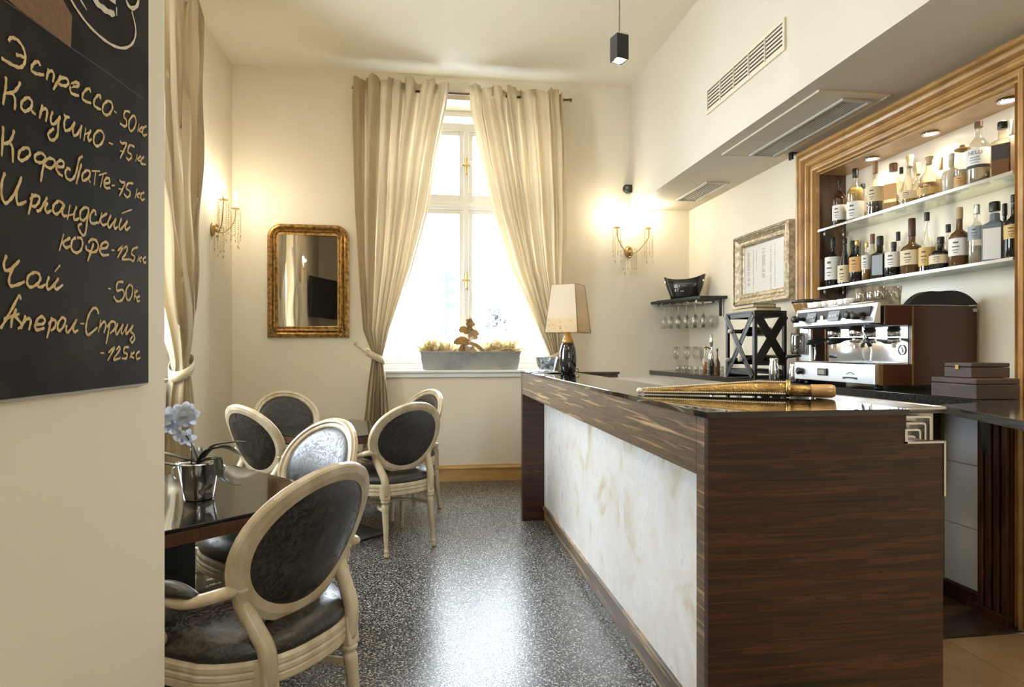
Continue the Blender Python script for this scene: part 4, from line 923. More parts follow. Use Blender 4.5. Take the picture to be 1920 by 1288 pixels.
# ---- table lamp
p = onZ(1065, 699, BH); LX, LY = .945, 4.05
t = thing('table_lamp', 'table lamp with black bottle base and square cream shade on the bar', 'table lamp', (LX, LY, BH+.001), .94)
MB().lathe([(.0,.0),(.042,.0),(.052,.01),(.056,.05),(.058,.10),(.055,.15),(.045,.19),(.034,.215),(.0,.215)], (0,0,0), 28, cap=False).build('base', blackgloss, t)
MB().lathe([(.040,.205),(.036,.225),(.024,.245),(.017,.27),(.016,.30),(.012,.305),(.012,.36)], (0,0,0), 24).build('neck', mat('amber_gold', (.55,.34,.10), .3, .3), t)
shadem = m_curtain('lamp_shade', (0.74,0.66,0.50), (0.70,0.60,0.42), 0.45)
nb = nd(shadem, 'ShaderNodeTexVoronoi', i_Scale=42.0); cc = coords(shadem); lk(shadem, cc, nb.inputs['Vector'])
dots = ramp(shadem, [(0.18, (0.30,0.16,0.05)), (0.24, (0.74,0.60,0.36))], nb.outputs['Distance'])
sx = nd(shadem, 'ShaderNodeSeparateXYZ'); lk(shadem, cc, sx.inputs[0]); mr = nd(shadem, 'ShaderNodeMapRange'); mr.inputs[1].default_value = .36; mr.inputs[2].default_value = .38; lk(shadem, sx.outputs[2], mr.inputs[0])
mxx = nd(shadem, 'ShaderNodeMix', data_type='RGBA'); lk(shadem, mr.outputs[0], mxx.inputs[0]); lk(shadem, dots.outputs[0], mxx.inputs[6]); mxx.inputs[7].default_value = (0.76,0.68,0.53,1)
lk(shadem, mxx.outputs[2], BS(shadem).inputs['Base Color'])
a0, a1 = .118, .085; z0, z1 = .275, .595
cs = [(-1,-1),(1,-1),(1,1),(-1,1)]
for i in range(4):
    p0, p1 = cs[i], cs[(i+1)%4]; MB().add([(p0[0]*a0,p0[1]*a0,z0),(p1[0]*a0,p1[1]*a0,z0),(p1[0]*a1,p1[1]*a1,z1),(p0[0]*a1,p0[1]*a1,z1)], [(0,1,2,3)]).build('shade_panel', shadem, t, solid=.002)
m = MB()
for i in range(4):
    p0, p1 = cs[i], cs[(i+1)%4]
    m.tube([(p0[0]*a0,p0[1]*a0,z0),(p0[0]*a1,p0[1]*a1,z1)], .003, 6).tube([(p0[0]*a0,p0[1]*a0,z0),(p1[0]*a0,p1[1]*a0,z0)], .002, 6).tube([(p0[0]*a1,p0[1]*a1,z1),(p1[0]*a1,p1[1]*a1,z1)], .002, 6)
m.tube([(-a0*.9,0,z0+.05),(a0*.9,0,z0+.05)], .0015, 6).build('shade_frame', mat('brown_trim', (.25,.14,.05), .5), t)
MB().sphere((0,0,.40), .028, 12, 8, (1,1,1.3)).build('bulb', emis('lamp_bulb_glow', (1,.8,.5), 3), t)
point('table_lamp_light', (LX, LY, BH+.37), 1.0, (1,.80,.50), .03)
MB().tube(catmull([(.05,.0,.02),(.09,-.03,.03),(.12,-.03,.012),(.13,.02,.004),(.09,.16,.004)], 6), .0028, 6).build('cord', blackp, t)
# glass bowl and papers
t = thing('glass_dish', 'small cut glass dish standing left of the table lamp', 'dish', (.815, 4.14, BH+.012))
m = MB(); n = 24
def gp_(r, z): return [(r*(1+.07*(i%2))*math.cos(2*PI*i/n), r*(1+.07*(i%2))*math.sin(2*PI*i/n), z) for i in range(n)]
loft(m, [gp_(.045,0), gp_(.05,.01), gp_(.06,.04), gp_(.072,.10), gp_(.066,.10), gp_(.054,.04), gp_(.03,.012)], True, False)
m.build('bowl', m_glass('cut_glass', (.86,.90,.95), .95, .3, .05), t)
m = MB()
for k in range(14): m.sphere((random.uniform(-.04,.04), random.uniform(-.04,.04), random.uniform(.025,.085)), .015, 5, 4)
m.build('wrapped_sweets', mat('silver_wrap', (.75,.78,.82), .2, .6), t)['kind'] = 'stuff'
for i, (x, y, r) in enumerate(((.86, 4.16, .3), (.83, 4.32, -.25))):
    t = thing('magazine', ('open magazine under the glass dish on the bar', 'magazine at the far end of the bar behind the glass dish')[i], 'magazine', (x-.03*(1-i), y+.05*(1-i), BH+.0005), r)
    def fn(s, q, k=i): return Vector(((s-.5)*.20, (q-.5)*.28, .0015+.007*abs(math.sin(PI*s))*(1 if k else .6)))
    MB().grid(fn, 13, 3).build('cover', noisy('printed_page', (.25,.25,.27), (.75,.75,.74), 22, .3), t, solid=.002)
# ================================================================ rear counter
CX, CZ_ = 2.285, 1.09
t = thing('back_counter', 'black stone topped back counter along the right wall', 'counter', (CX, 4.0, 0), world=True)
pl_ = [(CX, 2.22), (NXB-.012, 2.22+.29), (NXB-.012, NY1-.014), (XR-.002, NY1-.014), (XR-.002, YB-.002), (CX, YB-.002)]
pl_ = [(CX, 2.22), (XR-.07, 2.22), (XR-.07, NY0+.0), (XR-.07, NY0+.014), (NXB-.012, NY0+.014), (NXB-.012, NY1-.014), (XR-.06, NY1-.014), (XR-.06, NY1+.21), (XR-.002, NY1+.21), (XR-.002, YB-.002), (CX, YB-.002)]
MB().prism(pl_, 1.050, CZ_, 'z').build('stone_top', granite, t, bev=.001)
creamf = mat('cream_cabinet', (.72,.68,.60), .35)
y = 2.90; cabs = []
for k, wd in enumerate((.64, .64, .64, .64, .63)):
    y1 = y+wd; mt = blackm if k < 2 else creamf
    c = thing('base_cabinet', ('dark under-counter cabinet below the right end of the espresso machine', 'dark under-counter cabinet below the coffee grinder', 'cream under-counter cabinet below the black crate', 'cream under-counter cabinet left of the crate', 'cream under-counter cabinet in the far corner')[k], 'cabinet', (CX+.03, (y+y1)/2, 0), world=True)
    MB().box(CX+.05, XR-.025, y+.002, min(y1, YB)-.002, .10, 1.048).build('carcass', mt, c)
    for (d0, d1) in ((y+.004, (y+y1)/2-.002), ((y+y1)/2+.002, y1-.004)):
        d = MB().box(CX+.03, CX+.0495, d0, min(d1, YB-.004), .11, 1.045, b=.002).build('door', mt, c)
        h_ = MB().tube([(CX+.012, (y+y1)/2+(-.04 if d0 < (y+y1)/2 else .04), .7), (CX+.012, (y+y1)/2+(-.04 if d0 < (y+y1)/2 else .04), .9)], .006, 8).build('door_handle', steelb, c)
    MB().box(CX+.08, XR-.025, y+.002, min(y1, YB)-.002, 0, .10).build('plinth', blackm, c)
    y = y1
# pale panel under the counter end
t = thing('wall_panel', 'pale glossy panel on the right wall under the counter end, beside the fluted pilaster', 'panel', (XR-.006, 2.8, .5), world=True)
wp = mat('pale_gloss_panel', (.80,.82,.85), .18)
for (q0, q1) in ((.10,.40),(.404,.72),(.724,1.045)): MB().box(XR-.010, XR-.0005, 2.685, 2.895, q0, q1, b=.001).build('panel', wp, t)
# flap
t = thing('bar_flap', 'black stone flap shelf at the right edge joining the wall', 'shelf', (1.864, 2.017, 1.07), world=True)
P0 = Vector((1.864, 2.017)); e1 = Vector((.963, .269)); e2 = Vector((-.35,-.935))
fp_ = [P0, P0+e1*.985, (XR-.07, 2.075-.85), P0+e2*.62]
fp_ = [tuple(q) for q in (P0, P0+e1*.72, Vector((XR-.08, 1.28)), P0+e2*.70)]
MB().prism(fp_, 1.070, 1.0985, 'z').build('stone_slab', granite, t, bev=.0015)
MB().prism([(2.035,1.0695),(2.06,1.0695),(2.055,.93),(2.05,.915),(2.045,.93)], 2.0, 2.02, 'y').build('bracket', blackm, t)
# ================================================================ espresso machine
MX0, MX1, MY0, MY1, MZ = 2.31, 2.905, 2.89, 3.59, CZ_+.001
steelf = mat('satin_steel', (0.78,0.78,0.78), 0.36, 0.85)
t = thing('espresso_machine', 'large chrome and dark brown two-group espresso machine on the back counter', 'coffee machine', (2.6, 3.24, MZ), world=True)
sp = [(2.335,1.112),(2.335,1.225),(2.52,1.225),(2.52,1.430),(2.355,1.430),(2.355,1.533),(2.90,1.533),(2.90,1.112)]
for y in (MY0, MY1-.03): MB().prism(sp, y, y+.03, 'y').build('side_panel', machbrown, t, bev=.004)
m = MB()
for y in (MY0-.004, MY1-.0):
    m.box(2.512, 2.522, y, y+.004, 1.115, 1.53); m.box(2.325, 2.345, y, y+.004, 1.114, 1.224)
m.build('side_trim', mat('bronze_trim', (.30,.18,.07), .3, .7), t)
MB().box(2.53, 2.88, MY0+.031, MY1-.031, 1.13, 1.53).build('boiler_housing', steelb, t)
MB().box(2.518, 2.529, MY0+.031, MY1-.031, 1.225, 1.43).build('backsplash', chrome, t)
MB().box(2.30, 2.53, MY0+.031, MY1-.031, 1.434, 1.53).build('head_housing', blackm, t)
MB().prism([(2.30,1.440),(2.292,1.445),(2.318,1.548),(2.335,1.548),(2.335,1.440)], MY0+.0, MY1, 'y').build('top_fascia', steelf, t, bev=.003)
MB().prism([(2.300,1.118),(2.300,1.222),(2.315,1.232),(2.334,1.232),(2.334,1.118)], MY0+.0, MY1+.0, 'y').build('lower_fascia', steelb, t, bev=.003)
MB().box(2.335, 2.53, MY0+.031, MY1-.031, 1.205, 1.226).build('drip_tray', steel, t)
m = MB()
for k in range(24): m.box(2.34, 2.515, MY0+.045+k*.0262, MY0+.051+k*.0262, 1.2265, 1.230)
m.build('drip_grate', steel, t)
m = MB(); m.tube([(2.34, MY0+.06, 1.555), (2.34, MY1-.03, 1.555)], .005, 8)
for k in range(4): m.tube([(2.34, MY0+.06+k*.2, 1.53), (2.34, MY0+.06+k*.2, 1.555)], .004, 6)
m.build('cup_rail', chrome, t)
MB().box(2.35, 2.88, MY0+.03, MY1-.03, 1.5335, 1.54).build('cup_tray', steelb, t)
# black dome over the side
m = MB(); dp = []
for i in range(17):
    x = 2.50+(2.905-2.50)*i/16; k = i/16
    zz = 1.541+.075*(1-abs(2*k-1)**3.2)*(1.0-.10*math.exp(-((k-.42)/.12)**2))**1.0
    dp.append((x, zz))
dp = [(2.50,1.5405)]+dp+[(2.905,1.5405)]
m.prism(dp, MY0+.0, MY0+.045, 'y'); m.build('dome_cover', blackm, t, bev=.004)
MB().box(2.872, 2.898, MY0-.0045, MY0-.0005, 1.502, 1.520).build('maker_plate', mat('plate', (.6,.6,.6), .3, .5), t)
for y in (3.16, 3.35):
    g = MB().lathe([(.0,.0),(.034,.0),(.036,.02),(.036,.045),(.030,.05),(.030,.075)], (2.40, y, 1.375), 20).build('group_head', steel, t)
    MB().lathe([(.024,-.03),(.033,-.028),(.035,.0)], (2.40, y, 1.370), 20).box(2.388, 2.412, y-.005, y+.005, 1.31, 1.345).build('portafilter', steel, t)
    MB().tube([(2.368, y, 1.362), (2.33, y, 1.358), (2.30, y, 1.352), (2.24, y+.0, 1.344), (2.225, y, 1.343)], [.008,.009,.015,.016,.012], 12).build('portafilter_handle', blackp, t)
for y in (3.02, 3.50):
    MB().tube([(2.315, y, 1.487), (2.275, y, 1.487), (2.265, y, 1.487), (2.235, y, 1.487), (2.228, y, 1.487)], [.012,.012,.022,.022,.016], 14).build('steam_knob', blackp, t)
    MB().tube(catmull([(2.33, y-.01, 1.44),(2.325, y-.012, 1.40),(2.34, y-.02, 1.36),(2.36, y-.03, 1.30),(2.352, y-.035, 1.235)], 5), .0045, 8).build('steam_pipe', chrome, t)
    MB().tube([(2.338, y-.02, 1.365),(2.356, y-.028, 1.318)], .011, 8).build('pipe_grip', blackp, t)
MB().tube([(2.315, 2.975, 1.480), (2.24, 2.975, 1.480), (2.232, 2.975, 1.48)], [.02,.02,.014], 14).build('steam_knob', blackp, t)
for (y0, y1) in ((3.37, 3.455), (3.16, 3.255)):
    q = MB().prism([(2.292,1.465),(2.306,1.520),(2.300,1.5215),(2.286,1.4665)], y0, y1, 'y').build('control_panel', mat('grey_panel', (.16,.17,.18), .3), t)
    m = MB()
    for k in range(5): m.box(2.2865, 2.2885, y0+.012+k*.014, y0+.021+k*.014, 1.488, 1.499)
    q2 = m.build('button', mat('panel_button', (.55,.57,.58), .4), t)
MB().lathe([(.012,0),(.012,.008)], (0,0,0), 14, M=Matrix.Translation((2.300, 3.31, 1.488)) @ Matrix.Rotation(-PI/2, 4, 'Y')).build('indicator', brass, t)
MB().box(2.290, 2.2995, 3.27, 3.35, 1.150, 1.192, b=.003).build('gauge_frame', blackp, t); MB().box(2.2885, 2.2898, 3.282, 3.338, 1.158, 1.184).build('gauge', mat('gauge_face', (.22,.20,.15), .3), t)
MB().lathe([(.018,0),(.022,.01),(.022,.02),(.012,.028)], (0,0,0), 8, M=Matrix.Translation((2.300, 3.525, 1.17)) @ Matrix.Rotation(-PI/2, 4, 'Y'), smooth=False).build('water_knob', blackp, t)
m = MB(); 
for k in range(15):
    a = k/14; m.box(2.2985, 2.2998, 3.02+.11*a, 3.026+.11*a, 1.138+.006*math.sin(PI*a), 1.150-.004*math.sin(PI*a)+.006*math.sin(PI*a))
m.tube([(2.2992, 3.045+.06*i/8, 1.166+.010*math.sin(PI*i/8)) for i in range(9)], .0022, 5).build('badge', blackp, t)
m = MB(); m.tube([(2.515, 2.96+.026*math.cos(2*PI*i/20), 1.30+.026*math.sin(2*PI*i/20)) for i in range(20)], .0022, 6, closed=True); m.tube([(2.515,2.955,1.285),(2.515,2.96,1.31),(2.515,2.972,1.314)], .002, 6)
m.build('logo_ring', blackp, t)
for (x, y) in ((2.36, MY0+.05), (2.36, MY1-.05), (2.85, MY0+.05), (2.85, MY1-.05)): MB().lathe([(.02,0),(.016,.022)], (x, y, MZ-.0), 12).build('foot', blackp, t)
ORD = ['leftmost', 'second from the left', 'third from the left', 'fourth from the left', 'fifth from the left', 'sixth from the left', 'seventh from the left', 'eighth from the left', 'ninth from the left', 'tenth from the left']
# cups and tumblers on the machine
cup = thing('coffee_cup', 'small white coffee cup on top of the espresso machine', 'cup', (0,0,0))
MB().lathe([(.0,.0),(.022,.0),(.024,.004),(.031,.025),(.035,.052),(.032,.052),(.027,.02),(.0,.008)], (0,0,0), 20, cap=False).build('cup_body', whitep, cup)
MB().tube([(.0,-(.030+.016*math.sin(PI*i/8)), .014+.030*i/8) for i in range(9)], .0036, 7).build('cup_handle', whitep, cup)
first = True
for i in range(9):
    o = cup if first else copy_tree(cup); first = False
    o.location = (2.385+(.09 if i > 5 else 0)+.008*(i%2), 3.188+.070*((i%6)+(1 if i > 5 else 0)), 1.541); o.rotation_euler = (0,0,-1.1+.3*(i%3)); o['group'] = 'white cups in a row on the espresso machine'; o['label'] = 'small white coffee cup on the espresso machine, %s in the %s row' % (ORD[(5-i) if i < 6 else (8-i)], 'front' if i < 6 else 'back')
tum = thing('water_glass', 'clear tumbler on the espresso machine beside the black dome', 'glass', (0,0,0))
MB().lathe([(.0,.0),(.026,.0),(.034,.10),(.0325,.10),(.0245,.006),(.0,.006)], (0,0,0), 20, cap=False).build('tumbler', m_glass('tumbler_glass', (.80,.78,.72), .9, .22), tum)
for i in range(6):
    o = tum if i == 0 else copy_tree(tum)
    o.location = (2.40+.075*(i//3)+.01*(i%2), 2.972+.071*(i%3), 1.541); o['group'] = 'clear tumblers on the espresso machine'; o['label'] = 'clear tumbler on the espresso machine, %s in the %s row' % (ORD[2-i%3], 'front' if i < 3 else 'back')
# coffee grinder with amber bean hopper
t = thing('coffee_grinder', 'coffee grinder with amber bean hopper left of the espresso machine', 'coffee grinder', (2.50, 3.76, CZ_+.001))
MB().box(-.11, .10, -.07, .07, 0, .05, b=.01).box(-.02, .10, -.065, .065, .05, .37, b=.015).build('body', steelb, t)
MB().lathe([(.05,.37),(.055,.39),(.105,.51),(.108,.52)], (.02,0,0), 24).build('bean_hopper', mat('amber_hopper', (.42,.24,.07), .12, Transmission_Weight=.3), t)
MB().lathe([(.112,.52),(.112,.535),(.10,.54)], (.02,0,0), 24).build('hopper_lid', blackp, t)
MB().lathe([(.045,.18),(.05,.20),(.05,.30),(.045,.32)], (-.06,0,0), 18).build('dosing_chamber', m_glass('smoked', (.35,.33,.3), .8, .15), t)
MB().tube([(-.06,-.02,.17),(-.16,-.02,.165)], [.008,.012], 8).build('lever', blackp, t)
MB().lathe([(.03,.0),(.03,.06)], (-.085,0,.05), 14).build('tamping_cup', steel, t)
for i, (x, y, h) in enumerate(((2.33, 3.87, .155), (2.345, 3.66, .12))):
    t = thing('milk_jug', ('tall steel cocktail jug standing between the black crate and the espresso machine', 'small steel milk jug at the left foot of the espresso machine')[i], 'jug', (x, y, CZ_+.001))
    MB().lathe([(.0,.0),(.03,.0),(.033,.01),(.034,h*.6),(.026,h*.85),(.030,h),(.027,h),(.0,h*.3)], (0,0,0), 20, cap=False).build('jug_body', steel, t)
    MB().tube([(0,-(.030+.026*math.sin(PI*k/8)), h*.3+h*.5*k/8) for k in range(9)], .004, 7).build('handle', steel, t)
# wooden boxes at the right
boxwood = m_streak('dark_box_wood', [(0.3, (0.010,0.005,0.003)), (0.5, (0.035,0.014,0.007)), (0.7, (0.07,0.032,0.016))], (1, 1, 6), 4, rough=0.55, coat=0.0)
def wbox(label, x0, x1, y0, y1, z0, z1, clasp=True):
    t = thing('wooden_box', label, 'box', ((x0+x1)/2, (y0+y1)/2, z0), world=True)
    hz = z0+(z1-z0)*.72
    MB().box(x0, x1, y0, y1, z0, hz-.001, b=.003).build('box_body', boxwood, t)
    MB().box(x0, x1, y0, y1, hz, z1, b=.004).build('box_lid', boxwood, t)
    if clasp: MB().box(x0-.004, x0, (y0+y1)/2-.008, (y0+y1)/2+.008, hz-.01, hz+.008).build('clasp', brass, t)
z0 = CZ_+.001
wbox('larger dark wooden box at the right end of the back counter', 2.29, 2.50, 2.285, 2.52, z0, 1.178, False)
wbox('smaller dark wooden box stacked on the larger one at the counter end', 2.325, 2.515, 2.345, 2.485, 1.179, 1.243)
# ---- black crate with crossed laths, books on top
t = thing('wine_crate', 'black wooden bottle rack with crossed laths on the back counter', 'wine rack', (2.40, 4.25, CZ_+.001), world=True)
x0, x1, y0, y1, za, zb = 2.285, 2.53, 4.04, 4.46, CZ_+.001, 1.565
lath = mat('black_stained_wood', (.012,.010,.009), .4); edgew = mat('worn_edge', (.16,.13,.08), .5)
for (x, y) in ((x0,y0),(x1-.02,y0),(x0,y1-.03),(x1-.02,y1-.03)): MB().box(x, x+.02, y, y+.03, za, zb, b=.001).build('post', lath, t)
for z in (za, za+.10, zb-.03):
    for y in (y0+.001, y1-.021): MB().box(x0+.021, x1-.021, y, y+.018, z, z+.03, b=.001).build('rail', lath, t)
for z in (za+.03, zb-.03):
    for x in (x0+.001, x1-.019): MB().box(x, x+.016, y0+.031, y1-.031, z, z+.03, b=.001).build('rail', lath, t)
MB().box(x0, x1, y0, y1, zb+.0005, zb+.013, b=.001).build('top_board', lath, t); MB().box(x0+.021, x1-.021, y0+.031, y1-.031, za+.06, za+.07).build('bottom_board', lath, t)
def lathe_x(m, pa, pb, wd, th, ax):
    pa, pb = Vector(pa), Vector(pb); d = (pb-pa).normalized(); n_ = Vector((1,0,0)) if ax == 'x' else Vector((0,1,0)); s_ = d.cross(n_)*wd
    vs = [pa-s_, pa+s_, pb+s_, pb-s_]; vs = vs+[q+n_*th for q in vs]; m.add(vs, [(0,3,2,1),(4,5,6,7),(0,1,5,4),(1,2,6,5),(2,3,7,6),(3,0,4,7)])
for x in (x0-.010, ):
    for (ya, yb_) in ((y0+.02, y1-.02), (y1-.02, y0+.02)):
        m = MB(); lathe_x(m, (x + (.0 if ya < yb_ else .006), ya, za+.02), (x+(.0 if ya < yb_ else .006), yb_, zb-.01), .024, .005, 'x'); m.build('cross_lath', lath, t)
        m = MB(); m.tube([(x-.001+(.0 if ya < yb_ else .006), ya+.003, za+.035), (x-.001+(.0 if ya < yb_ else .006), yb_+.003, zb+.0)], .0022, 4); m.build('lath_edge', edgew, t)
for (xa, xb_) in ((x0+.02, x1-.02), (x1-.02, x0+.02)):
    m = MB(); lathe_x(m, (xa, y0-.010+(.0 if xa < xb_ else .006), za+.13), (xb_, y0-.010+(.0 if xa < xb_ else .006), zb-.02), .030, .004, 'y'); m.build('cross_lath', lath, t)
MB().box(x0-.0015, x0-.0002, y0-.001, y0+.003, za, zb).build('worn_corner', edgew, t)
for i, (yy, zz) in enumerate(((4.35, za+.31), (4.20, za+.10), (4.40, za+.095))):
    b_ = thing('wine_bottle', ('dark wine bottle lying in the upper part of the black rack', 'dark wine bottle lying low in the middle of the black rack', 'dark wine bottle lying low at the left of the black rack')[i], 'bottle', (x0+.2, yy, zz))
    Mx = Matrix.Rotation(-PI/2, 4, 'Y')
    MB().lathe([(.0,-.10),(.036,-.10),(.037,.08),(.030,.10),(.015,.13),(.0145,.215)], (0,0,0), 18, M=Matrix.Translation((0,0,.038)) @ Mx).build('bottle_glass', mat('dark_bottle_glass', (.01,.012,.008), .06), b_)
    MB().lathe([(.0155,.19),(.016,.232),(.0,.233)], (0,0,0), 14, M=Matrix.Translation((0,0,.038)) @ Mx).build('capsule', mat('capsule_grey', (.5,.45,.38), .4), b_)
for i, (w_, d_, z, rr, th) in enumerate(((.34, .19, zb+.014, .02, .026), (.27, .17, zb+.041, -.05, .026))):
    b_ = thing('book', ('larger dark-covered book lying on the black rack, bottom of two', 'smaller dark-covered book on top of the other one on the black rack')[i], 'book', (2.405, 4.24, z), rr)
    MB().box(-d_/2, d_/2, -w_/2, w_/2, 0, .003).box(-d_/2, d_/2, -w_/2, w_/2, th-.003, th).box(d_/2-.003, d_/2, -w_/2, w_/2, .003, th-.003).build('cover', blackm, b_)
    MB().box(-d_/2+.004, d_/2-.0035, -w_/2+.004, w_/2-.004, .0032, th-.0032).build('pages', mat('book_pages', (.62,.50,.30), .8), b_)
# ================================================================ corner shelf, wine cooler, glasses
SZ = 1.772
t = thing('corner_shelf', 'black corner shelf with a hanging glass rack in the far right corner', 'shelf', (2.55, 5.8, SZ), world=True)
cs_ = [(2.30, YB-.002), (2.30, 5.86), (2.47, 5.30), (XR-.002, 5.27), (XR-.002, YB-.002)]
MB().prism(cs_, SZ, SZ+.022, 'z').build('shelf_board', blackm, t, bev=.001)
for k in range(6):
    y = 5.40+k*.115; x_ = 2.47-.17*(min(y, 5.86)-5.30)/.56
    MB().box(x_+.02, XR-.01, y, y+.012, SZ-.030, SZ-.024).box(XR-.03, XR-.01, y, y+.012, SZ-.024, SZ-.0).box(x_+.03, x_+.045, y, y+.012, SZ-.024, SZ).build('rack_rail', chrome, t)
MB().box(XR-.05, XR-.03, 5.32, 5.34, SZ-.16, SZ-.0005).build('bracket', blackm, t)
def wineglass(nm, mt, hh=.20, rb=.036):
    g = thing(nm, '', 'glass', (0,0,0))
    MB().lathe([(.0,.0),(.032,.0),(.030,.003),(.006,.008),(.0035,.02),(.0035,hh*.42),(.010,hh*.46),(rb*.8,hh*.58),(rb,hh*.74),(rb*.82,hh),(rb*.80,hh),(rb*.96,hh*.74),(rb*.74,hh*.585),(.0,hh*.49)], (0,0,0), 16, cap=False).build('glass_bowl', mt, g)
    return g
gl = m_glass('wine_glass_glass', (.955,.955,.94), .85, .08)
hg = wineglass('wine_glass', gl, .235, .037); n_ = 0
for k in range(5):
    y = 5.463+k*.115; x_ = 2.47-.17*(min(y, 5.86)-5.30)/.56
    for j in range(3):
        o = hg if n_ == 0 else copy_tree(hg); n_ += 1
        o.location = (x_+.075+j*.085, y, SZ-.0232); o.rotation_euler = (PI, 0, 0)
        o['label'] = 'glass hanging under the corner shelf, %s, %s rail' % (('outermost', 'middle one', 'nearest the wall')[j], ('nearest', 'second', 'third', 'fourth', 'farthest')[k]); o['group'] = 'stemmed glasses hanging under the corner shelf'
sg = wineglass('wine_glass', gl, .24, .045)
for i, (u, v, y) in enumerate(((1268, 700, 5.93), (1288, 701, 5.72), (1306, 700, 5.80))):
    o = sg if i == 0 else copy_tree(sg); p = onY(u, v, y); o.location = (p.x, y, CZ_+.001); o['group'] = 'wine glasses standing on the back counter'
    o['label'] = ('standing wine glass at the far left end of the back counter', 'second standing wine glass from the left on the back counter', 'standing wine glass beside the steel shaker on the back counter')[i]
sh = thing('shot_glass', 'small empty shot glass in the row at the end of the back counter', 'glass', (0,0,0))
MB().lathe([(.0,.0),(.020,.0),(.025,.062),(.0235,.062),(.019,.012),(.0,.012)], (0,0,0), 16, cap=False).build('glass_cup', m_glass('shot_glass_glass', (.92,.92,.91), .9, .2), sh)
for i in range(10):
    o = sh if i == 0 else copy_tree(sh); p = onY(1272+11.5*(i%8)+(4 if i > 7 else 0), 700, 5.55-.055*(i%8)+(.08 if i > 7 else 0)); o.location = (max(p.x, CX+.03), 5.55-.055*(i%8)+(.08 if i > 7 else 0), CZ_+.001); o['group'] = 'shot glasses on the back counter'; o['label'] = 'small shot glass on the back counter, %s' % (ORD[i%8]+' in the front row' if i < 8 else ('left' if i == 8 else 'right')+' one of two behind the row')
t = thing('cocktail_shaker', 'tall silver cocktail measure standing among bottles on the back counter', 'shaker', (2.46, 5.05, CZ_+.001))
MB().lathe([(.0,.0),(.03,.0),(.033,.16),(.024,.19),(.012,.20),(.012,.24),(.022,.27),(.022,.34),(.0,.345)], (0,0,0), 18, cap=False).build('shaker_body', steel, t)
MB().tube([(.0,0,.215),(-.05,0,.235),(-.055,0,.21)], .006, 8).build('pour_lever', blackp, t)
# wine cooler
t = thing('ice_bucket', 'black boat-shaped wine cooler with small white lettering on the corner shelf', 'wine cooler', (2.495, 5.70, SZ+.0225), -.62)
def bw(k, z, inn=0):
    r = []
    for i in range(32):
        a = 2*PI*i/32; c, s_ = math.cos(a), math.sin(a)
        x = (.130+.07*k-inn)*math.copysign(abs(c)**.85, c); y = (.070+.030*k-inn)*math.copysign(abs(s_)**.85, s_)
        r.append((x, y, z*(1+ .22*k*(abs(c)**2.2)*(1.0+.25*(c>0))) if z > .01 else z))
    return r
m = MB(); loft(m, [bw(0,0), bw(.15,.03), bw(.6,.10), bw(1,.185), bw(1,.187,.006), bw(.6,.10,.006), bw(.1,.02,.006)], True); m.build('bucket_shell', mat('black_acrylic', (.012,.011,.010), .18, spec=.6), t)
for s_ in (-1, 1): MB().lathe([(.012,-.004),(.012,.004)], (0,0,0), 14, M=Matrix.Translation((s_*.178, -.030, .175)) @ Matrix.Rotation(PI/2, 4, 'X')).build('grip_ring', steelb, t)
def text(mb, s_, size, M, ext=.0006):
    cu = D.curves.new('lettering', 'FONT'); cu.body = s_; cu.size = size; cu.extrude = ext
    ob = D.objects.new('lettering', cu); COL.objects.link(ob); dg = bpy.context.evaluated_depsgraph_get(); me = D.meshes.new_from_object(ob.evaluated_get(dg))
    mb.add([q.co[:] for q in me.vertices], [tuple(f.vertices) for f in me.polygons], False, M); D.objects.remove(ob); D.meshes.remove(me)
m = MB(); Mt = Matrix.Translation((-.075, -.0985, .105)) @ Matrix.Rotation(PI/2-.10, 4, 'X')
text(m, 'NY', .040, Mt); text(m, '6T', .040, Mt @ Matrix.Translation((0, -.036, 0))); text(m, '2005', .018, Mt @ Matrix.Translation((.055, -.040, 0)))
m.build('lettering', mat('white_print', (.7,.66,.55), .5), t, fixn=False)
# ================================================================ bottles
def gm(name, c, rough=.06, tr=0.0): return mat(name, c, rough, spec=.6, Transmission_Weight=tr)
G = {'dark': gm('dark_glass', (.010,.009,.007)), 'brown': gm('brown_glass', (.045,.018,.008)), 'clear': m_glass('bottle_clear', (.90,.88,.82), .85, .10), 'blue': gm('pale_blue_glass', (.22,.27,.32), .08, .35),
     'milk': gm('milky_glass', (.62,.55,.42), .15, .3), 'amberdark': gm('amber_dark_glass', (.14,.07,.025), .06, .2)}
LQ = {'amber': gm('amber_spirit', (.50,.27,.06), .1, .35), 'gold': gm('gold_spirit', (.62,.42,.14), .1, .4), 'dark': gm('dark_spirit', (.012,.009,.008), .1), 'red': gm('dark_amber_spirit', (.22,.08,.02), .08, .25), 'clear': gm('pale_spirit', (.75,.68,.54), .1, .6), 'cream': gm('cream_liqueur', (.60,.50,.34), .3)}
CP = {'black': blackp, 'cork': mat('cork', (.50,.36,.20), .7), 'brown': mat('brown_cap', (.14,.07,.03), .4), 'silver': steelb, 'gold': brass, 'white': mat('pale_cap', (.62,.58,.50), .4), 'tan': mat('tan_cap', (.33,.20,.08), .5), 'redb': mat('maroon_wax', (.07,.018,.010), .35)}
LB = {'white': mat('label_white', (.74,.72,.68), .5), 'cream': mat('label_cream', (.68,.56,.36), .5), 'orange': mat('label_orange', (.58,.32,.10), .5), 'dark': mat('label_dark', (.03,.025,.02), .5), 'grey': mat('label_grey', (.30,.33,.36), .4), 'gold': mat('label_gold', (.60,.40,.12), .45), 'black': blackm}
inkm = mat('label_ink', (.10,.085,.07), .6)
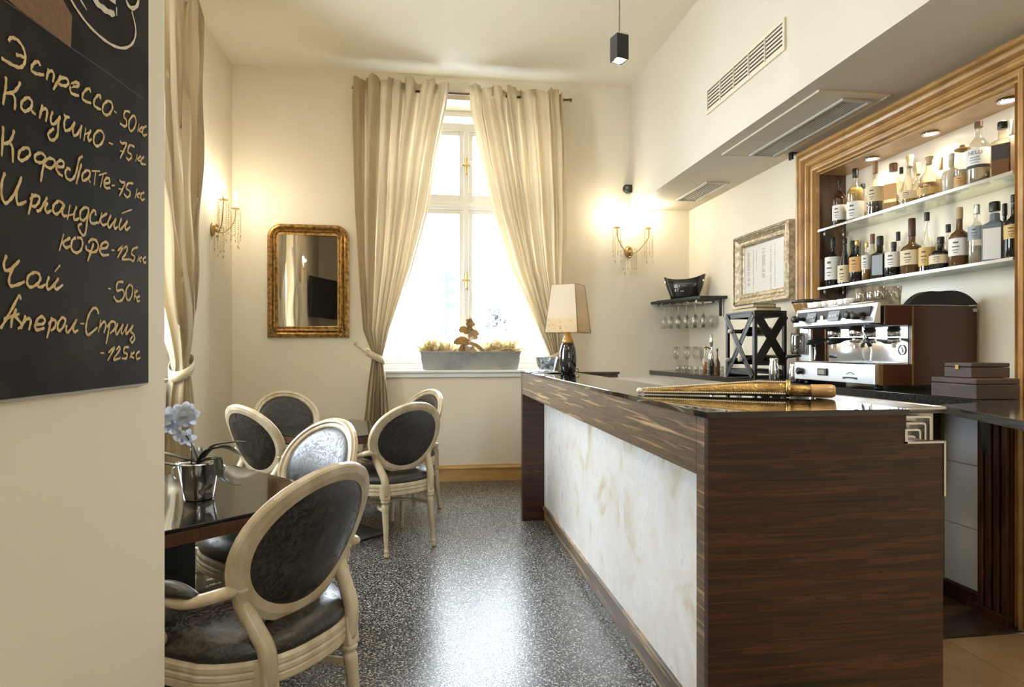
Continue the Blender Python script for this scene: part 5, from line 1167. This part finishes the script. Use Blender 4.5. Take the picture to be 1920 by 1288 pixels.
PRO = {  # (radius fraction, height fraction) up to the neck top
 'tall': [(.96,0),(1,.01),(1,.60),(.96,.66),(.70,.73),(.42,.79),(.34,.83),(.33,.97)],
 'round': [(.90,0),(1,.03),(1,.52),(.98,.58),(.80,.66),(.45,.71),(.30,.75),(.29,.95)],
 'cone': [(.98,0),(1,.02),(1,.22),(.86,.40),(.62,.58),(.38,.74),(.30,.85),(.30,.95)],
 'square': [(.98,0),(1,.01),(1,.66),(.95,.70),(.50,.76),(.36,.79),(.34,.92)],
 'flask': [(.85,0),(1,.10),(1,.35),(.80,.60),(.45,.74),(.28,.82),(.27,.95)],
 'longneck': [(.95,0),(1,.02),(1,.42),(.90,.50),(.55,.58),(.33,.66),(.27,.80),(.26,.96)]}
def bottle(u, vt, vb, wpx, shelf, row, shape, glass, liq, fill, cap, capf, lab, lz, desc, extra=None):
    X = (2.775, 2.862)[row]; z0 = ZS[shelf]+.0005; k = X/ray(u, vb).x
    y = ray(u, vb).y*k; H = (vb-vt)*k; R = wpx*k/2
    y = max(NY0+.02+R, min(NY1-.02-R, y))
    t = thing('liquor_bottle', desc, 'bottle', (X, y, z0), .55 if shape == 'square' else 0, group='bottles on the %s glass shelf' % ('upper', 'lower')[shelf])
    hb = H*(1-capf*.75); pr = PRO[shape]; n = 20
    if shape == 'square':
        def ring(r, z): return [(r*a, r*b*.82, z) for a, b in [(-1,-.86),(-.86,-1),(.86,-1),(1,-.86),(1,.86),(.86,1),(-.86,1),(-1,.86)]]
        rings = []
        for q, zz in pr:
            if q > .6: rings.append(ring(R*q*.88, zz*hb))
            else: rings.append([(R*q*math.cos(2*PI*(i-4.0)/8+.2), R*q*math.sin(2*PI*(i-4.0)/8+.2), zz*hb) for i in range(8)])
        m = MB(); loft(m, rings, True, False); m.build('bottle_glass', G[glass], t)
    else:
        MB().lathe([(.0,.0)]+[(R*q, zz*hb) for q, zz in pr], (0,0,0), n, cap=False).build('bottle_glass', G[glass], t)
    if liq:
        fz = fill*hb; lp = [(q, zz) for q, zz in pr if zz*hb < fz]
        if shape == 'square':
            m = MB(); loft(m, [ring(R*.88*.93, .006), ring(R*.88*.93, min(fz, .66*hb))], True, False); m.build('liquid', LQ[liq], t)
        else:
            a, b_ = lp[-1], pr[min(len(lp), len(pr)-1)]; qf = a[0]+(b_[0]-a[0])*((fill-a[1])/max(1e-6, b_[1]-a[1]))
            MB().lathe([(.0,.004)]+[(R*q*.93, max(.005, zz*hb)) for q, zz in lp]+[(R*qf*.93, fz), (.0, fz)], (0,0,0), n, cap=False).build('liquid', LQ[liq], t)
    rn = R*pr[-1][0]*(.98 if shape != 'square' else 1.0); rn = max(rn, .009)
    z1 = H*(1-capf)
    if cap == 'sombrero': MB().lathe([(.008,z1),(.034,z1+.010),(.036,z1+.018),(.016,z1+.014),(.012,z1+.036),(.0,z1+.040)], (0,0,0), 18, cap=False).build('hat_cap', CP['tan'], t)
    elif cap == 'stopper': MB().lathe([(rn*.9,z1),(rn*1.05,z1+.012),(rn*.8,z1+.018),(rn*1.45,H-.010),(rn*1.3,H)], (0,0,0), 14).build('stopper', CP['cork'], t)
    else: MB().lathe([(rn*1.12,z1),(rn*1.15,z1+.004),(rn*1.15,H-.004),(rn*1.02,H)], (0,0,0), 14).build('cap', CP[cap], t)
    if lab:
        a0, a1 = lz[0]*hb, lz[1]*hb
        if shape == 'square':
            m = MB(); rr = R*.88; m.box(-rr-.0012, -rr-.0003, -rr*.68, rr*.68, a0, a1); m.box(-rr*.84, rr*.84, -rr*.82-.0012, -rr*.82-.0003, a0, a1) if extra != 'side' else None
            m.build('label', LB[lab], t)
        else:
            def fn(s_, q): 
                a = PI+.55+(s_-.5)*3.3; return Vector(((R+.0008)*math.cos(a), (R+.0008)*math.sin(a), a0+(a1-a0)*q))
            MB().grid(fn, 15, 2).build('label', LB[lab], t)
            if extra != 'text':
                m = MB()
                for (q0, q1, am) in ((.70,.80,.5),(.48,.54,.7),(.30,.34,.6),(.16,.20,.4)):
                    m.grid(lambda s_, q: Vector(((R+.0014)*math.cos(PI+.45+(s_-.5)*am), (R+.0014)*math.sin(PI+.45+(s_-.5)*am), a0+(a1-a0)*(q0+(q1-q0)*q))), 5, 2)
                m.build('label_print', inkm if lab not in ('dark','black') else LB['cream'], t)
            else:
                m = MB(); mm = MB(); text(mm, 'NELLI', .026, None)
                w0 = max(v.x for v in mm.v)
                for v in mm.v:
                    a = PI+.45+(v.x-w0/2)/R; rr = R+.0012+(.0004 if v.z > 0 else 0); m.v.append(Vector((rr*math.cos(a), rr*math.sin(a), a0+(a1-a0)*.70+v.y)))
                m.f = mm.f; m.sm = mm.sm; m.build('label_lettering', inkm, t, fixn=False)
                MB().grid(lambda s_, q: Vector(((R+.0014)*math.cos(PI+.55+(s_-.5)*3.3), (R+.0014)*math.sin(PI+.55+(s_-.5)*3.3), a0+(a1-a0)*(.02+.16*q))), 13, 2).build('label_band', LB['dark'], t)
                m = MB()
                for (q0, q1, am) in ((.52,.58,.8),(.40,.45,1.0),(.28,.32,.7)):
                    m.grid(lambda s_, q: Vector(((R+.0014)*math.cos(PI+.45+(s_-.5)*am), (R+.0014)*math.sin(PI+.45+(s_-.5)*am), a0+(a1-a0)*(q0+(q1-q0)*q))), 5, 2)
                m.build('label_print', LB['grey'], t)
    return t
UP = [
 (1574,328,417,24,0,0,'tall','brown','red',.60,'black',.10,'white',(.14,.48),'dark brown bottle with pale label, leftmost on the upper shelf'),
 (1604,311,411,29,0,0,'tall','clear','gold',.72,'black',.16,'white',(.06,.42),'golden liquor bottle with black cap, second from left on the upper shelf'),
 (1618,326,401,20,0,1,'square','clear','amber',.30,'black',.12,None,(0,0),'short square bottle tucked behind the golden one on the upper shelf'),
 (1641,295,398,28,0,0,'longneck','clear','dark',.36,'tan',.22,'cream',(.30,.62),'clear bottle with tall tan cap and near-black liquor, upper shelf'),
 (1675,299,388,36,0,0,'square','clear','amber',.18,'brown',.17,'orange',(.25,.62),'square clear bottle with brown cap and orange label, upper shelf', 'side'),
 (1690,293,378,18,0,1,'tall','clear','clear',.5,'black',.14,None,(0,0),'slim clear bottle with black cap behind the orange-labelled one'),
 (1706,281,376,34,0,0,'cone','clear','gold',.24,'stopper',.24,'cream',(.14,.34),'conical clear decanter with stopper and banded label, upper shelf'),
 (1722,281,366,22,0,1,'tall','clear','clear',.4,'stopper',.28,None,(0,0),'clear bottle with long stopper behind the conical decanter'),
 (1742,285,368,38,0,0,'flask','clear','amber',.44,'stopper',.20,'gold',(.12,.30),'wide pear-shaped bottle of amber liquor, middle of the upper shelf'),
 (1764,273,356,18,0,1,'square','clear','amber',.62,'cork',.28,'gold',(.3,.6),'slim amber bottle with tall cork right of the pear-shaped one'),
 (1784,277,352,31,0,0,'round','milk',None,0,'white',.18,None,(0,0),'squat milky white bottle with pale cap, upper shelf'),
 (1804,261,346,25,0,0,'round','clear','clear',.5,'sombrero',.16,'orange',(.08,.34),'clear bottle topped with a brown hat-shaped cap'),
 (1835,219,338,37,0,0,'tall','clear','clear',.58,'brown',.09,'white',(.26,.60),'tall clear bottle whose label reads NELLI, upper shelf','text'),
 (1880,216,322,42,0,0,'square','clear','red',.64,'black',.13,'dark',(.34,.62),'square whisky bottle with black cap at the right of the upper shelf', 'side'),
 (1897,206,320,24,0,1,'tall','clear','amber',.42,'silver',.24,None,(0,0),'clear bottle with tall silver cap, rightmost on the upper shelf'),
]
LO = [
 (1561,437,530,27,1,0,'tall','dark',None,0,'black',.16,'white',(.16,.68),'slim black bottle with a tall white label, leftmost on the lower shelf'),
 (1584,438,526,24,1,0,'cone','dark',None,0,'black',.12,'cream',(.06,.46),'sloping dark bottle with a low cream label, second on the lower shelf'),
 (1599,436,521,20,1,1,'tall','dark',None,0,'black',.16,None,(0,0),'plain black bottle behind the second one on the lower shelf'),
 (1607,443,523,26,1,0,'round','dark',None,0,'gold',.10,'orange',(.28,.66),'dark bottle with a wide orange and cream label, lower shelf'),
 (1625,446,520,17,1,0,'tall','clear','amber',.66,'gold',.12,'white',(.34,.74),'narrow amber bottle with a tall white label, lower shelf'),
 (1636,423,515,22,1,1,'tall','milk',None,0,'brown',.20,'cream',(.2,.5),'cream coloured bottle with a brown cap in the back row'),
 (1650,434,516,30,1,0,'square','dark',None,0,'black',.22,'grey',(.12,.66),'square black bottle with a grey and white label, lower shelf'),
 (1676,444,511,29,1,0,'round','dark',None,0,'black',.16,'white',(.32,.80),'short dark bottle with a very large white label'),
 (1684,419,508,20,1,1,'tall','clear','dark',.4,'black',.19,None,(0,0),'clear bottle with a tall black cap behind the white-labelled one'),
 (1710,398,504,38,1,0,'round','amberdark',None,0,'redb',.32,'cream',(.22,.56),'round brown bottle with a maroon wax neck and cream label'),
 (1738,386,499,27,1,0,'cone','clear','dark',.32,'black',.14,'gold',(.12,.46),'tapering bottle with black cap and gold label, centre of the lower shelf'),
 (1764,432,495,37,1,0,'round','dark',None,0,'black',.20,'cream',(.22,.52),'squat round black bottle with an oval cream label'),
 (1778,405,494,26,1,1,'round','clear','clear',.4,'black',.17,None,(0,0),'clear bottle with black cap behind the squat round one'),
 (1799,379,492,34,1,0,'round','amberdark','dark',.3,'cork',.20,'white',(.22,.56),'ribbed brown bottle with patterned cork and white label'),
 (1832,373,486,28,1,0,'tall','clear','clear',.35,'silver',.16,'grey',(.46,.72),'slim clear vodka bottle with silver cap, lower shelf'),
 (1865,368,481,45,1,0,'square','blue',None,0,'black',.16,'white',(.04,.62),'pale blue square gin bottle with a tall white label', 'side'),
 (1884,366,478,18,1,1,'tall','dark',None,0,'black',.20,None,(0,0),'dark bottle half hidden behind the pale blue gin bottle'),
 (1901,357,478,30,1,0,'round','dark',None,0,'black',.12,'gold',(.34,.58),'dark bottle with a gold label, rightmost on the lower shelf'),
]
for q in UP+LO: bottle(*q)
for i, (u, vt, y, w_, g_, l_, c_, d_) in enumerate(((1322, 655, 5.0, 11, 'clear', 'amber', 'gold', 'slim bottle with gold cap right of the steel shaker on the back counter'), (1332, 662, 4.75, 12, 'amberdark', None, 'black', 'small brown bottle beside the rack on the back counter'))):
    p = onY(u, 705, y); X = max(p.x, 2.36); kk = y/ray(u, 700).y; H = .25-.03*i; R = w_*kk/2*.9
    t = thing('liquor_bottle', d_, 'bottle', (X, y, CZ_+.001))
    MB().lathe([(.0,.0)]+[(R*q, zz*H) for q, zz in PRO['longneck']], (0,0,0), 16, cap=False).build('bottle_glass', G[g_], t)
    if l_: MB().lathe([(.0,.003),(R*.92,.004),(R*.92,H*.42),(.0,H*.42)], (0,0,0), 16, cap=False).build('liquid', LQ[l_], t)
    MB().lathe([(R*.33,H*.90),(R*.33,H)], (0,0,0), 12).build('cap', CP[c_], t)
for o in D.objects:
    if '_w' in o: del o['_w']
